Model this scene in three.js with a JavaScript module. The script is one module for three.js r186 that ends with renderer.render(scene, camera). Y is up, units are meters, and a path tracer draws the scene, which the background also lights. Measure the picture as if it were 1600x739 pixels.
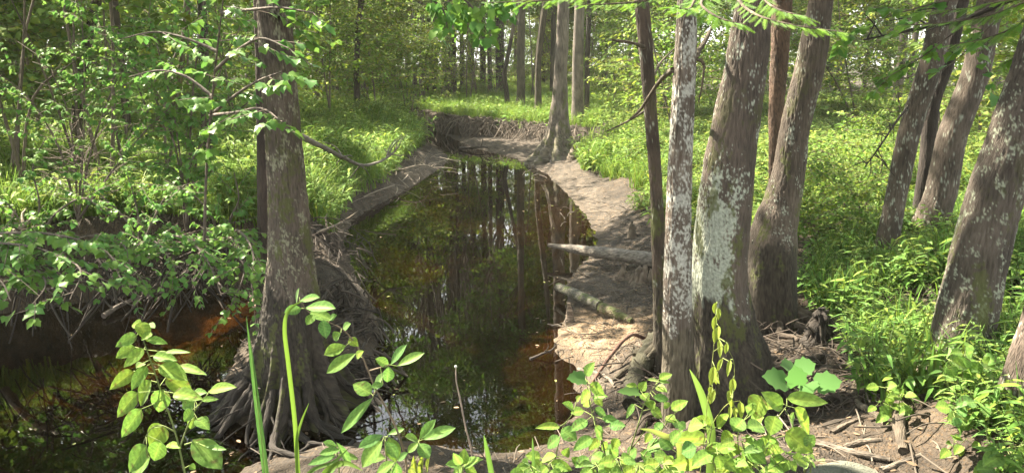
import * as THREE from 'three';
import { mergeGeometries } from 'three/addons/utils/BufferGeometryUtils.js';
import { createNoise2D, createNoise3D } from 'simplex-noise';

// ------------------------------------------------------------------ camera, sky, sun, exposure
const scene = new THREE.Scene();
const F = 1186, CX = 800, CY = 369.5, PITCH = THREE.MathUtils.degToRad(13), EYE = 2.6;
const camera = new THREE.PerspectiveCamera(2 * Math.atan(CY / F) * 180 / Math.PI, 1600 / 739, 0.1, 900);
camera.position.set(0, EYE, 0);
camera.rotation.set(-PITCH, 0, 0);
scene.add(camera);
const SKY = 0.52;
const SUN = new THREE.Vector3(-0.7, 0.92, -0.5).normalize();
// hazy summer sky: white towards the horizon, pale blue overhead, a broad soft glow round the sun
{
  const W = 256, HH = 128, d = new Float32Array(W * HH * 4);
  for (let y = 0; y < HH; y++) for (let x = 0; x < W; x++) {
    const up = ((y + 0.5) / HH - 0.5) * Math.PI, az = ((x + 0.5) / W - 0.5) * 2 * Math.PI, v = new THREE.Vector3(Math.cos(az) * Math.cos(up), Math.sin(up), Math.sin(az) * Math.cos(up));
    const e = Math.max(0, v.y), k = Math.pow(1 - e, 1.6), a = Math.acos(THREE.MathUtils.clamp(v.dot(SUN), -1, 1)), glow = 1 + 0.7 * Math.exp(-((a / 0.6) ** 2));
    [0.5 + 0.48 * k, 0.57 + 0.41 * k, 0.66 + 0.3 * k].forEach((c, i) => { d[(y * W + x) * 4 + i] = SKY * c * glow; }); d[(y * W + x) * 4 + 3] = 1;
  }
  const t = new THREE.DataTexture(d, W, HH, THREE.RGBAFormat, THREE.FloatType);
  t.mapping = THREE.EquirectangularReflectionMapping; t.magFilter = t.minFilter = THREE.LinearFilter; t.needsUpdate = true;
  scene.background = t; scene.environment = t;
}
const sun = new THREE.DirectionalLight(new THREE.Color(1, 0.9, 0.72), 5);
sun.name = 'sun';
sun.position.copy(SUN).multiplyScalar(80);
sun.castShadow = true;
sun.shadow.mapSize.set(4096, 4096);
Object.assign(sun.shadow.camera, { left: -50, right: 50, top: 50, bottom: -50, near: 1, far: 220 });
scene.add(sun, sun.target);
const renderer = new THREE.WebGLRenderer({ antialias: true });
renderer.toneMapping = THREE.LinearToneMapping;
renderer.toneMappingExposure = 6.9;
renderer.shadowMap.enabled = true;
scene.fog = new THREE.FogExp2(0xf8f6e4, 0.0008);   // thin summer haze

// ------------------------------------------------------------------ helpers
const rngOf = (s) => () => { s = (s + 0x6d2b79f5) | 0; let t = Math.imul(s ^ (s >>> 15), 1 | s); t = (t + Math.imul(t ^ (t >>> 7), 61 | t)) ^ t; return ((t ^ (t >>> 14)) >>> 0) / 4294967296; };
let R = rngOf(7);
const rr = (a, b) => a + (b - a) * R();
const n2 = createNoise2D(rngOf(11)), n3 = createNoise3D(rngOf(12));
const V = (x, y, z) => new THREE.Vector3(x, y, z);
const { clamp, lerp, smoothstep: sms } = THREE.MathUtils;
const fbm2 = (x, y, o = 4) => { let s = 0, a = 0.5; for (let i = 0; i < o; i++) { s += a * n2(x, y); x = x * 2.03 + 7.1; y = y * 2.03 - 3.7; a *= 0.5; } return s; };
const fbm3 = (x, y, z, o = 3) => { let s = 0, a = 0.5; for (let i = 0; i < o; i++) { s += a * n3(x, y, z); x = x * 2.03 + 7.1; y = y * 2.03 - 3.7; z = z * 2.03 + 1.3; a *= 0.5; } return s; };
const cosP = Math.cos(PITCH), sinP = Math.sin(PITCH);
// survey: the line of sight through a point measured on the photograph, met with a level (h), an upright plane (z) or the ground
const ray = (px, py) => { const x = (px - CX) / F, y = -(py - CY) / F; return V(x, y * cosP - sinP, -cosP - y * sinP); };
const P = (px, py, h = 0) => { const d = ray(px, py), t = (h - EYE) / d.y; return V(d.x * t, h, d.z * t); };
const Z = (px, py, z) => { const d = ray(px, py), t = z / d.z; return V(d.x * t, EYE + d.y * t, z); };

const used = {};
const numbered = (n) => { used[n] = (used[n] ?? -1) + 1; return used[n] ? n + '_' + String(used[n]).padStart(3, '0') : n; };
function put(o, name, label, category, group, kind) {
  o.name = numbered(name);
  if (label) o.userData.label = label;
  if (category) o.userData.category = category;
  if (group) o.userData.group = group;
  if (kind) o.userData.kind = kind;
  o.castShadow = o.receiveShadow = true;
  scene.add(o);
  return o;
}
function part(parent, name, geo, mat, kind) {
  const m = new THREE.Mesh(geo, mat);
  m.name = name; m.castShadow = m.receiveShadow = true;
  if (kind) m.userData.kind = kind;
  parent.add(m);
  return m;
}
const thing = (name, label, category, group, pos) => { const g = new THREE.Group(); if (pos) g.position.copy(pos); return put(g, name, label, category, group); };

// ------------------------------------------------------------------ textures (colour grain and fine relief only)
function dataTex(n, f, srgb = true) {
  const d = new Uint8Array(n * n * 4);
  for (let y = 0; y < n; y++) for (let x = 0; x < n; x++) { const c = f(x / n, y / n); for (let k = 0; k < 3; k++) d[(y * n + x) * 4 + k] = clamp(c[k] * 255, 0, 255); d[(y * n + x) * 4 + 3] = 255; }
  const t = new THREE.DataTexture(d, n, n);
  t.wrapS = t.wrapT = THREE.RepeatWrapping; t.magFilter = THREE.LinearFilter; t.minFilter = THREE.LinearMipmapLinearFilter; t.generateMipmaps = true;
  if (srgb) t.colorSpace = THREE.SRGBColorSpace;
  t.needsUpdate = true;
  return t;
}
// tiling noise on a torus
const tor = (u, v, f, seed = 0) => { const a = u * 2 * Math.PI, b = v * 2 * Math.PI, q = f / (2 * Math.PI); return 0.5 * (n3(Math.cos(a) * q + seed, Math.sin(a) * q, Math.cos(b) * q + 3 * seed) + n3(Math.sin(b) * q + 5.5 + seed, Math.cos(a) * q + 2.2, Math.sin(a) * q - seed)); };
const torF = (u, v, f, o = 4, seed = 0) => { let s = 0, a = 0.55; for (let i = 0; i < o; i++) { s += a * tor(u, v, f, seed + i * 1.7); f *= 2.1; a *= 0.55; } return s; };
const soilMap = dataTex(1024, (u, v) => {
  const a = torF(u, v, 9, 4), b = torF(u, v, 60, 3, 9), c = tor(u, v, 190, 4), fl = tor(u, v, 120, 21);
  let g = 0.78 + 0.25 * a + 0.22 * b + 0.12 * c;
  const leaf = fl > 0.38 ? 1 : 0;
  return leaf ? [g * 1.12, g * 1.0, g * 0.82] : [g, g * 0.97, g * 0.93];
});
const soilBump = dataTex(1024, (u, v) => { const g = 0.5 + 0.22 * torF(u, v, 14, 3, 3) + 0.25 * torF(u, v, 70, 3, 9) + 0.1 * tor(u, v, 190, 4); return [g, g, g]; }, false);
const barkBump = dataTex(512, (u, v) => { const a = 1 - Math.abs(tor(u, v * 0.999, 26, 2) + 0.4 * tor(u, v, 55, 6)), g = 0.25 + 0.6 * a * a + 0.15 * tor(u, v, 120, 8); return [g, g, g]; }, false);
const rippleBump = dataTex(512, (u, v) => { const g = 0.5 + 0.3 * torF(u, v, 7, 2, 5) + 0.06 * torF(u, v, 26, 2, 15); return [g, g, g]; }, false);
const woodBump = dataTex(512, (u, v) => { const g = 0.5 + 0.35 * tor(u, v, 40, 2) + 0.2 * tor(u, v, 110, 9); return [g, g, g]; }, false);
for (const [t, a, b] of [[soilMap, 0.55, 0.55], [soilBump, 0.55, 0.55], [barkBump, 2.4, 0.6], [rippleBump, 0.4, 0.28], [woodBump, 5, 0.7]]) t.repeat.set(a, b);

// ------------------------------------------------------------------ materials
const rgb = (r, g, b) => new THREE.Color().setRGB(r, g, b);
const std = (o) => new THREE.MeshStandardMaterial(o);
const M = {
  soil: std({ vertexColors: true, map: soilMap, bumpMap: soilBump, bumpScale: 0.05, roughness: 0.93 }),
  bark: std({ vertexColors: true, bumpMap: barkBump, bumpScale: 0.008, roughness: 0.95 }),
  wood: std({ vertexColors: true, bumpMap: woodBump, bumpScale: 0.006, roughness: 0.9 }),
  water: new THREE.MeshPhysicalMaterial({ color: rgb(0.27, 0.19, 0.09), roughness: 0.008, transmission: 1, thickness: 0, ior: 1.5, bumpMap: rippleBump, bumpScale: 0.001 }),
  leaf: new THREE.MeshPhysicalMaterial({ vertexColors: true, roughness: 1, transmission: 0.42, thickness: 0, specularIntensity: 0.25, clearcoat: 0.12, clearcoatRoughness: 0.35, side: THREE.DoubleSide }),
  freshLeaf: new THREE.MeshPhysicalMaterial({ vertexColors: true, roughness: 1, transmission: 0.5, thickness: 0, specularIntensity: 0.3, clearcoat: 0.15, clearcoatRoughness: 0.4, side: THREE.DoubleSide }),
  stem: std({ color: rgb(0.13, 0.17, 0.05), roughness: 0.8 }),
  twig: std({ color: rgb(0.1, 0.075, 0.055), roughness: 0.95 }),
  deadTwig: std({ color: rgb(0.3, 0.26, 0.21), roughness: 0.95 }),
  litter: std({ vertexColors: true, roughness: 0.95, side: THREE.DoubleSide }),
  rock: std({ color: rgb(0.13, 0.135, 0.105), roughness: 0.95, bumpMap: soilBump, bumpScale: 0.02 }),
};

// ------------------------------------------------------------------ terrain
const shore = [[420, 172], [520, 178], [600, 182], [650, 192], [690, 208], [720, 222], [750, 234], [805, 247], [855, 272], [890, 305], [922, 345], [936, 378], [915, 410], [885, 440], [888, 470], [888, 500], [868, 520], [868, 548], [895, 572], [905, 610], [895, 650], [872, 690],
  [820, 708], [700, 700], [600, 688], [520, 698], [440, 712], [380, 735], [330, 765], [250, 810], [100, 860], [-100, 900], [-500, 860], [-600, 520], [-150, 508], [0, 490], [90, 478], [180, 464], [260, 454], [330, 448], [385, 452], [400, 480], [385, 530], [350, 590], [342, 630], [380, 662], [440, 676], [520, 664], [565, 625], [588, 570], [590, 510], [572, 465], [548, 420], [536, 380], [546, 346], [572, 328], [612, 308], [655, 283], [692, 260], [700, 244], [680, 230], [655, 218], [625, 205], [560, 194], [420, 186]]
  .map(([a, b]) => { const p = P(a, b); return [p.x, p.z]; });
function shoreDist(x, z) {   // metres to the water's edge, negative in the water
  let d = 1e9, inside = false;
  for (let i = 0, j = shore.length - 1; i < shore.length; j = i++) {
    const [ax, az] = shore[i], [bx, bz] = shore[j], ex = bx - ax, ez = bz - az, t = clamp(((x - ax) * ex + (z - az) * ez) / (ex * ex + ez * ez), 0, 1);
    const qx = ax + ex * t - x, qz = az + ez * t - z; d = Math.min(d, qx * qx + qz * qz);
    if ((az > z) !== (bz > z) && x < ((bx - ax) * (z - az)) / (bz - az) + ax) inside = !inside;
  }
  return (inside ? -1 : 1) * Math.sqrt(d);
}
const marks = [[500, 325, 0.78, 0.7], [560, 270, 0.72, 0.9], [625, 228, 0.52, 0.8], [655, 232, 0.4, 0.8], [676, 243, 0.22, 0.8], [640, 262, 0.35, 0.6], [590, 298, 0.6, 0.5], [450, 250, 0.9, 0.7], [330, 340, 0.92, 0.45], [200, 380, 0.92, 0.45], [60, 400, 0.92, 0.45], [100, 250, 1, 1], [300, 200, 1, 1], [540, 185, 0.95, 1], [-250, 380, 1, 0.6],
  [455, 600, 0.1, 0.35], [470, 520, 0.14, 0.4], [430, 470, 0.22, 0.5], [515, 420, 0.4, 0.4],
  [780, 226, 0.13, 2], [860, 232, 0.25, 2.5], [900, 185, 0.7, 2],
  [900, 270, 0.24, 2], [940, 310, 0.3, 1.6], [960, 370, 0.3, 1.4], [960, 430, 0.28, 1.2], [930, 470, 0.2, 1], [940, 530, 0.2, 0.9], [980, 570, 0.3, 0.9], [960, 640, 0.3, 0.9],
  [960, 235, 0.55, 2], [1010, 300, 0.55, 1.5], [1000, 205, 0.75, 2], [1100, 260, 0.72, 2], [1300, 250, 0.82, 2], [1300, 180, 0.9, 2], [1280, 400, 0.62, 2], [1215, 505, 0.45, 2], [1140, 640, 0.36, 1.4], [1060, 640, 0.36, 1.2], [1390, 405, 0.72, 2], [1530, 560, 0.82, 2], [1600, 660, 0.98, 2], [1330, 560, 0.6, 2], [1300, 735, 0.72, 1.6], [1100, 735, 0.62, 1.3], [850, 735, 0.32, 1], [700, 735, 0.22, 0.9], [550, 735, 0.22, 0.8], [1600, 400, 1.0, 2]]
  .map(([a, b, h, w]) => { const p = P(a, b, h); return [p.x, p.z, h, w]; });
for (const [px, z, h, w] of [[520, -36, 0.62, 0.4], [600, -34.5, 0.62, 0.4], [650, -32, 0.62, 0.35], [690, -29.6, 0.6, 0.35], [720, -28.2, 0.58, 0.35], [760, -27.4, 0.56, 0.4], [800, -26.4, 0.5, 0.6], [840, -25.2, 0.48, 1], [700, -26.4, 0.07, 0.8], [740, -25.6, 0.12, 1], [790, -24.6, 0.14, 1.2], [640, -38, 0.75, 0.5], [760, -34, 0.75, 0.5], [860, -32, 0.75, 1], [700, -50, 0.85, 1]]) marks.push([(px - 800) / F * -z, z, h, w]);
marks.push([0, -2.4, 0.85, 1.2], [0, -1, 1.02, 1.4], [0, 2, 1.05, 1.4], [3, 0, 1.15, 2], [-3, 0, 0.95, 1.4], [-8, -1, 0.95, 1.2], [-2, -2.3, 0.7, 1], [8, -3, 1.2, 2], [-25, -10, 1.05, 1], [-25, -30, 1.05, 1], [25, -30, 1.0, 2], [25, -10, 1.1, 2], [0, -60, 1, 1], [0, 20, 1.1, 2]);
const crest = [[420, -37], [520, -35.2], [600, -33.4], [650, -30.8], [690, -28.4], [720, -27.2], [760, -26.5], [800, -25.7], [850, -24.4], [900, -23.2], [960, -22.5]].map(([px, z]) => [(px - 800) / F * -z, z]);
function crestZ(x) { for (let i = 1; i < crest.length; i++) if (x < crest[i][0]) { const [a, b] = crest[i - 1], [c, d] = crest[i]; return lerp(b, d, clamp((x - a) / (c - a), 0, 1)); } return crest[crest.length - 1][1]; }
function H(x, z) {
  const d = shoreDist(x, z);
  let sw = 0, sh = 0, sl = 0;
  for (const [mx, mz, h, w] of marks) { const q = (x - mx) ** 2 + (z - mz) ** 2 + 0.02 + 0.004 * (mx * mx + mz * mz), k = 1 / (q * q); sw += k; sh += k * h; sl += k * w; }
  const h = sh / sw, w = sl / sw, far = clamp(Math.hypot(x, z) / 40, 0, 1);
  const rough = 0.05 * fbm2(x * 1.1, z * 1.1, 3) + 0.03 * fbm2(x * 5, z * 5, 3) + (far < 0.4 ? 0.014 * fbm2(x * 15, z * 15, 2) : 0) + 0.25 * far * far * fbm2(x * 0.06, z * 0.06, 2);
  const dj = d + 0.07 * fbm2(x * 2.3 + 5, z * 2.3, 3);
  if (dj > 0 && z < -19 && x < 4.6) {   // the stream has cut a low cliff along its far side
    const cz = crestZ(x), up = sms(cz - z + 0.35 * fbm2(x * 1.4, z * 0.8, 3), -0.18, 0.16), keep = 1 - sms(x, 2.6, 4.4), low = 0.012 + Math.min(0.2, 0.05 * dj) + 0.6 * rough * sms(dj, 0, 0.5), high = 0.62 + 0.012 * clamp(cz - z, 0, 20) + rough;
    const other = 0.012 + (h - 0.012) * Math.pow(sms(dj, -0.05, w), 0.8) + rough * sms(dj, 0, 0.5);
    if (z < cz + 3.2 + (x > -1.4 ? 3 : 0) && !(x < -1.2 && z > cz + 1.6)) return lerp(other, lerp(low, high, up), keep);
  }
  if (dj < 0) return -0.42 * sms(-dj, 0, 1.1) - 0.03 * sms(-dj, 0, 0.06) + 0.3 * rough * sms(-dj, 0, 0.3) * 0.6;
  return 0.012 + (h - 0.012) * Math.pow(sms(dj, -0.05, w), 0.8) + rough * sms(dj, 0, 0.5);
}
function PG(px, py) {   // where a line of sight meets the ground
  const d = ray(px, py).normalize();
  let t = 1.2, prev = t;
  for (; t < 120; t *= 1.012) { const p = d.clone().multiplyScalar(t); if (EYE + p.y < H(p.x, p.z)) break; prev = t; }
  for (let i = 0; i < 10; i++) { const m = (t + prev) / 2, y = EYE + d.y * m; if (y < H(d.x * m, d.z * m)) t = m; else prev = m; }
  return V(d.x * t, EYE + d.y * t, d.z * t);
}
const G = (x, z) => V(x, H(x, z), z);
function axis(near, fine, far, grow, at) { const a = [at]; let s = fine; for (let x = at; x < far;) { if (x - at > near) s *= grow; x += s; a.push(x); } return a; }
{
  const xr = axis(5.5, 0.06, 260, 1.07, 0), xs = [...xr.slice(1).map((x) => -x).reverse(), ...xr];
  const zs = [...axis(0.5, 0.3, 60, 1.25, 1).reverse(), 0.6, 0.3, 0, -0.3, -0.6, -0.9, -1.2, -1.5, -1.7, ...axis(7.5, 0.055, 340, 1.014, 1.8).map((z) => -z)];
  const n = xs.length, m = zs.length, pos = new Float32Array(n * m * 3), col = new Float32Array(n * m * 3), uv = new Float32Array(n * m * 2), idx = [];
  const mix = (a, b, t) => a.map((x, i) => x + (b[i] - x) * t);
  const barLine = [[690, 210], [740, 212], [800, 212], [850, 216], [905, 240], [930, 290], [985, 325], [1005, 380], [1010, 460], [1000, 540], [960, 590], [890, 600], [840, 560], [860, 400], [880, 330], [800, 260], [700, 240]].map(([a, b]) => { const p = P(a, b, 0.2); return [p.x, p.z]; }), spit = [[545, 350], [600, 322], [700, 262], [712, 240], [680, 232], [620, 275], [560, 318], [520, 345]].map(([a, b]) => { const p = P(a, b, 0.2); return [p.x, p.z]; });
  const inPoly = (poly, x, z) => { let c = false; for (let i = 0, j = poly.length - 1; i < poly.length; j = i++) { const [ax, az] = poly[i], [bx, bz] = poly[j]; if ((az > z) !== (bz > z) && x < ((bx - ax) * (z - az)) / (bz - az) + ax) c = !c; } return c; };
  const inBar = (x, z) => { const a = x + 0.25 * fbm2(x * 2, z * 2, 3), b = z + 0.3 * fbm2(x * 2 + 9, z * 2, 3); return inPoly(barLine, a, b) || inPoly(spit, a, b); };   // silt laid down by the stream
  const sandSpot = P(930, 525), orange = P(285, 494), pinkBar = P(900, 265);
  for (let j = 0; j < m; j++) for (let i = 0; i < n; i++) {
    const x = xs[i] , z = zs[j], y = H(x, z), k = j * n + i, d = shoreDist(x, z);
    pos.set([x, y, z], k * 3); uv.set([x, z], k * 2);
    const p1 = fbm2(x * 0.8, z * 0.8, 4), p2 = fbm2(x * 3.1 + 9, z * 3.1, 3);
    let c = mix([0.055, 0.043, 0.032], [0.1, 0.077, 0.056], clamp(0.5 + p1 + 0.7 * p2, 0, 1));        // forest floor, leaf litter
    const bar = inBar(x, z) ? 1 : 0;
    c = mix(c, mix([0.085, 0.071, 0.058], [0.145, 0.121, 0.098], clamp(0.5 + p2 + 0.4 * p1, 0, 1)), bar * 0.9);             // bare silt of the bar
    { const gr = fbm2(x * 11, z * 11, 3); c = c.map((q) => q * (1 + 0.55 * gr)); }                               // crumbs and clods
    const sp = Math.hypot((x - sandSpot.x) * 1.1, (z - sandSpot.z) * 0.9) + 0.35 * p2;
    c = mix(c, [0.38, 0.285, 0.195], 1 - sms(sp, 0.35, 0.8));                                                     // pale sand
    const wet = 1 - sms(d + 0.12 * p2 + 0.05 * p1, 0.02, 0.2);
    c = mix(c, [0.1, 0.078, 0.055], 0.75 * wet * (d > -0.02 ? 1 : 0));
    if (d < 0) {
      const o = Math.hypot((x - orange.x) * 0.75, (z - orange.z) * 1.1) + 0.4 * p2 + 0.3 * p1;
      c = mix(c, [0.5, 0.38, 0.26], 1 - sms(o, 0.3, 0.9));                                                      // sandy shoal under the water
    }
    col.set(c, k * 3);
    if (i < n - 1 && j < m - 1) idx.push(k, k + 1, k + n, k + 1, k + n + 1, k + n);
  }
  const g = new THREE.BufferGeometry();
  g.setAttribute('position', new THREE.BufferAttribute(pos, 3)); g.setAttribute('color', new THREE.BufferAttribute(col, 3)); g.setAttribute('uv', new THREE.BufferAttribute(uv, 2));
  g.setIndex(idx); g.computeVertexNormals();
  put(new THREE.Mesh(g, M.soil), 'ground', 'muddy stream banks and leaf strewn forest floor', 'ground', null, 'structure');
  const w = new THREE.PlaneGeometry(40, 44, 1, 1).rotateX(-Math.PI / 2);
  { const u = w.attributes.uv, p = w.attributes.position; for (let i = 0; i < u.count; i++) u.setXY(i, p.getX(i), p.getZ(i)); }
  const water = new THREE.Mesh(w, M.water); water.position.set(-12, 0, -23.5);
  put(water, 'stream_water', 'still brown stream water mirroring the forest', 'water', null, 'structure');
}
console.log('terrain');

// ------------------------------------------------------------------ tubes: trunks, limbs, roots, logs
function tube(pts, seg, rad, disp, colorOf, cap = true) {   // pts: [Vector3, radius][]
  const curve = new THREE.CatmullRomCurve3(pts.map((p) => p[0]), false, 'centripetal'), n = pts.length;
  const pos = [], col = [], uv = [], idx = [];
  let nrm = null, prev = null, len = 0;
  const r0 = pts[Math.floor(n / 2)][1];
  for (let j = 0; j <= seg; j++) {
    const u = j / seg, c = curve.getPoint(u), t = curve.getTangent(u), k = u * (n - 1), a = Math.min(n - 2, Math.floor(k)), f = k - a, r = lerp(pts[a][1], pts[a + 1][1], f * f * (3 - 2 * f));
    if (prev) len += c.distanceTo(prev); prev = c;
    if (!nrm) { nrm = Math.abs(t.x) > 0.8 ? V(0, 0, 1) : V(1, 0, 0); }
    nrm.addScaledVector(t, -nrm.dot(t)).normalize();
    const b = t.clone().cross(nrm);
    for (let i = 0; i <= rad; i++) {
      const th = (i % rad) / rad * Math.PI * 2, ct = Math.cos(th), st = Math.sin(th);
      const dir = nrm.clone().multiplyScalar(ct).addScaledVector(b, st);
      const q = c.clone().addScaledVector(dir, r), e = disp ? disp(q, th, len, r, dir) : 0;
      q.addScaledVector(dir, e);
      pos.push(q.x, q.y, q.z); col.push(...colorOf(q, dir, len, e)); uv.push(i / rad * Math.PI * 2 * r0, len);
      if (j < seg && i < rad) { const v = j * (rad + 1) + i, w = v + rad + 1; idx.push(v, v + 1, w, v + 1, w + 1, w); }
    }
  }
  if (cap) for (const [row, flip] of [[0, 0], [seg, 1]]) {
    const base = pos.length / 3, c = curve.getPoint(row / seg); pos.push(c.x, c.y, c.z); col.push(...colorOf(c, V(0, 0, 0), row ? len : 0, 0)); uv.push(0, 0);
    for (let i = 0; i < rad; i++) { const v = row * (rad + 1) + i; flip ? idx.push(base, v + 1 + 0, v).valueOf() : idx.push(base, v, v + 1); }
  }
  const g = new THREE.BufferGeometry();
  g.setAttribute('position', new THREE.Float32BufferAttribute(pos, 3)); g.setAttribute('color', new THREE.Float32BufferAttribute(col, 3)); g.setAttribute('uv', new THREE.Float32BufferAttribute(uv, 2));
  g.setIndex(idx); g.computeVertexNormals();
  const N = g.attributes.normal;
  for (let j = 0; j <= seg; j++) { const a = j * (rad + 1), b = a + rad, x = N.getX(a) + N.getX(b), y = N.getY(a) + N.getY(b), z = N.getZ(a) + N.getZ(b), l = Math.hypot(x, y, z) || 1; N.setXYZ(a, x / l, y / l, z / l); N.setXYZ(b, x / l, y / l, z / l); }
  return g;
}
// bark: a ridged relief with vertical plates; colours are bark, lichen crust, moss and the dark silt stain below the flood line
function barkOf({ seed = 0, ridge = 0.008, cell = 0.03, base = [0.17, 0.135, 0.105], dark = [0.075, 0.058, 0.045], lichen = 0, lichenColor = [0.46, 0.5, 0.4], lichenSide, lichenScale = 1, moss = 0, flood = 1.06, stain = [0.06, 0.05, 0.036], lobes = [], bands }) {
  const s = seed * 13.7;
  const relief = (q) => { const a = n3(q.x / cell + s, q.y / (cell * 8), q.z / cell), b = n3(q.x / (cell * 0.45) + s, q.y / (cell * 3), q.z / (cell * 0.45)); return (1 - Math.abs(a)) * 0.7 + 0.3 * b; };
  const disp = (q, th, len, r, dir) => {
    let e = ridge * (relief(q) - 0.6) + 0.04 * r * fbm3(q.x * 2 + s, q.y * 1.3, q.z * 2, 2);
    for (const [a, amp, w, top] of lobes) { let d = Math.atan2(Math.sin(Math.atan2(dir.z, dir.x) - a), Math.cos(Math.atan2(dir.z, dir.x) - a)) / w; const k = clamp(1 - q.y / top, 0, 1); e += r * amp * k * k * (Math.exp(-d * d) - 0.22 * w); }
    return e;
  };
  const color = (q, dir, len, e) => {
    const k = clamp(relief(q), 0, 1.2), tone = 0.66 + 0.4 * fbm3(q.x * 3 + s, q.y * 2, q.z * 3, 3);
    let c = [0, 1, 2].map((i) => lerp(dark[i], base[i], clamp(k * 1.15 - 0.1, 0, 1)) * tone);
    const fl = flood + 0.1 * n3(q.x * 7, s, q.z * 7) + 0.06 * n3(q.x * 22, q.y * 8, q.z * 22);
    if (lichen > 0) {
      let want = lichen + (lichenSide ? lichenSide(q, dir) : 0);
      const ls = lichenScale, big = fbm3(q.x * 8 * ls + s, q.y * 4.5 * ls + s, q.z * 8 * ls, 4), fine = fbm3(q.x * 42, q.y * 30 + s, q.z * 42, 3);
      const a = clamp((big * 1.15 + fine * 1.1 + want - 0.62) * 3.6, 0, 1) * (q.y > fl - 0.05 ? 1 : 0.06);
      const lc = 0.8 + 0.35 * fine + 0.25 * n3(q.x * 60, q.y * 60, q.z * 60);
      c = c.map((x, i) => lerp(x, lichenColor[i] * lc * 0.88, a * 0.8));
    }
    if (q.y < fl) { const t = clamp((fl - q.y) / 0.04, 0, 1) * (0.9 + 0.25 * fbm3(q.x * 5, q.y * 2 + s, q.z * 5, 2)); c = c.map((x, i) => lerp(x, stain[i] * (0.3 + 1.25 * k), clamp(t, 0, 0.95))); }
    if (moss > 0) { const a = clamp((fbm3(q.x * 5 + 40, q.y * 2.2 + s, q.z * 5, 3) * 1.2 + fbm3(q.x * 26, q.y * 20, q.z * 26, 2) * 0.7 + moss - 0.55) * 4, 0, 1) * clamp(1.6 - Math.abs(q.y - flood) * 0.9, 0, 1); c = c.map((x, i) => lerp(x, [0.075, 0.085, 0.022][i], a * 0.8)); }
    return c;
  };
  return { disp, color };
}
const limbColor = (q) => { const t = 0.8 + 0.5 * fbm3(q.x * 4, q.y * 4, q.z * 4, 2); return [0.13 * t, 0.105 * t, 0.08 * t]; };

// ------------------------------------------------------------------ leaves
const leafTint = () => { const y = R(), v = rr(0.75, 1.25); return [(0.1 + 0.09 * y * y) * v, (0.2 + 0.06 * y) * v, (0.03 + 0.016 * R()) * v]; };
function leafShape(outline, fold = 0.25, droop = 0.25) {   // half outline [x, y][] from base to tip; y runs along the blade
  const pos = [], idx = [], n = outline.length;
  const z = (x, y) => fold * Math.abs(x) - droop * y * y;
  outline.forEach(([x, y]) => pos.push(0, y, z(0, y)));
  for (const s of [1, -1]) outline.forEach(([x, y, yy]) => pos.push(s * x, yy ?? y, z(x, yy ?? y)));
  for (let i = 0; i < n - 1; i++) for (const k of [0, 1]) {
    const a = i, b = i + 1, c = n * (1 + k) + i, d = c + 1, t1 = [a, c, b], t2 = [b, c, d];
    if (k) { t1.reverse(); t2.reverse(); }
    if (outline[i][0] > 0) idx.push(...t1); if (outline[i + 1][0] > 0) idx.push(...t2);
  }
  const g = new THREE.BufferGeometry();
  g.setAttribute('position', new THREE.Float32BufferAttribute(pos, 3)); g.setIndex(idx); g.computeVertexNormals();
  return g;
}
const SHAPES = {
  simple: leafShape([[0, 0], [0.26, 0.38], [0, 1]], 0.35, 0.2),
  oval: leafShape([[0, 0], [0.2, 0.14], [0.29, 0.36], [0.24, 0.62], [0.1, 0.86], [0, 1]], 0.3, 0.25),
  lobed: leafShape([[0, 0], [0.26, 0.08, -0.03], [0.44, 0.24, 0.22], [0.36, 0.38], [0.45, 0.54, 0.6], [0.26, 0.7], [0.15, 0.85], [0, 1]], 0.2, 0.3),
  lance: leafShape([[0, 0], [0.07, 0.2], [0.085, 0.45], [0.05, 0.75], [0, 1]], 0.4, 0.45),
};
function tinted(geo, c, jitter = 0) {
  const g = geo.clone(), n = g.attributes.position.count, a = new Float32Array(n * 3), k = 1 + jitter * (R() - 0.5);
  for (let i = 0; i < n; i++) a.set([c[0] * k, c[1] * k, c[2] * k], i * 3);
  g.setAttribute('color', new THREE.BufferAttribute(a, 3));
  if (g.attributes.uv) g.deleteAttribute('uv');
  return g;
}
function basis(at, along, normal, len, width = len) {
  const y = along.clone().normalize(), z = normal.clone().addScaledVector(y, -normal.dot(y)).normalize(), x = y.clone().cross(z);
  return new THREE.Matrix4().makeBasis(x.multiplyScalar(width), y.multiplyScalar(len), z.multiplyScalar(Math.min(len, width))).setPosition(at);
}
const upish = (k = 0.5) => V(rr(-k, k), 1, rr(-k, k)).normalize();
function stick(a, b, r, c = [0.1, 0.078, 0.058], bend = 0) {   // a thin three-sided twig
  const mid = a.clone().lerp(b, 0.5).add(V(rr(-bend, bend), rr(-bend, bend), rr(-bend, bend))), g = new THREE.TubeGeometry(new THREE.QuadraticBezierCurve3(a, mid, b), bend ? 3 : 1, r, 3, false);
  return tinted(g, c);
}
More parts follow.
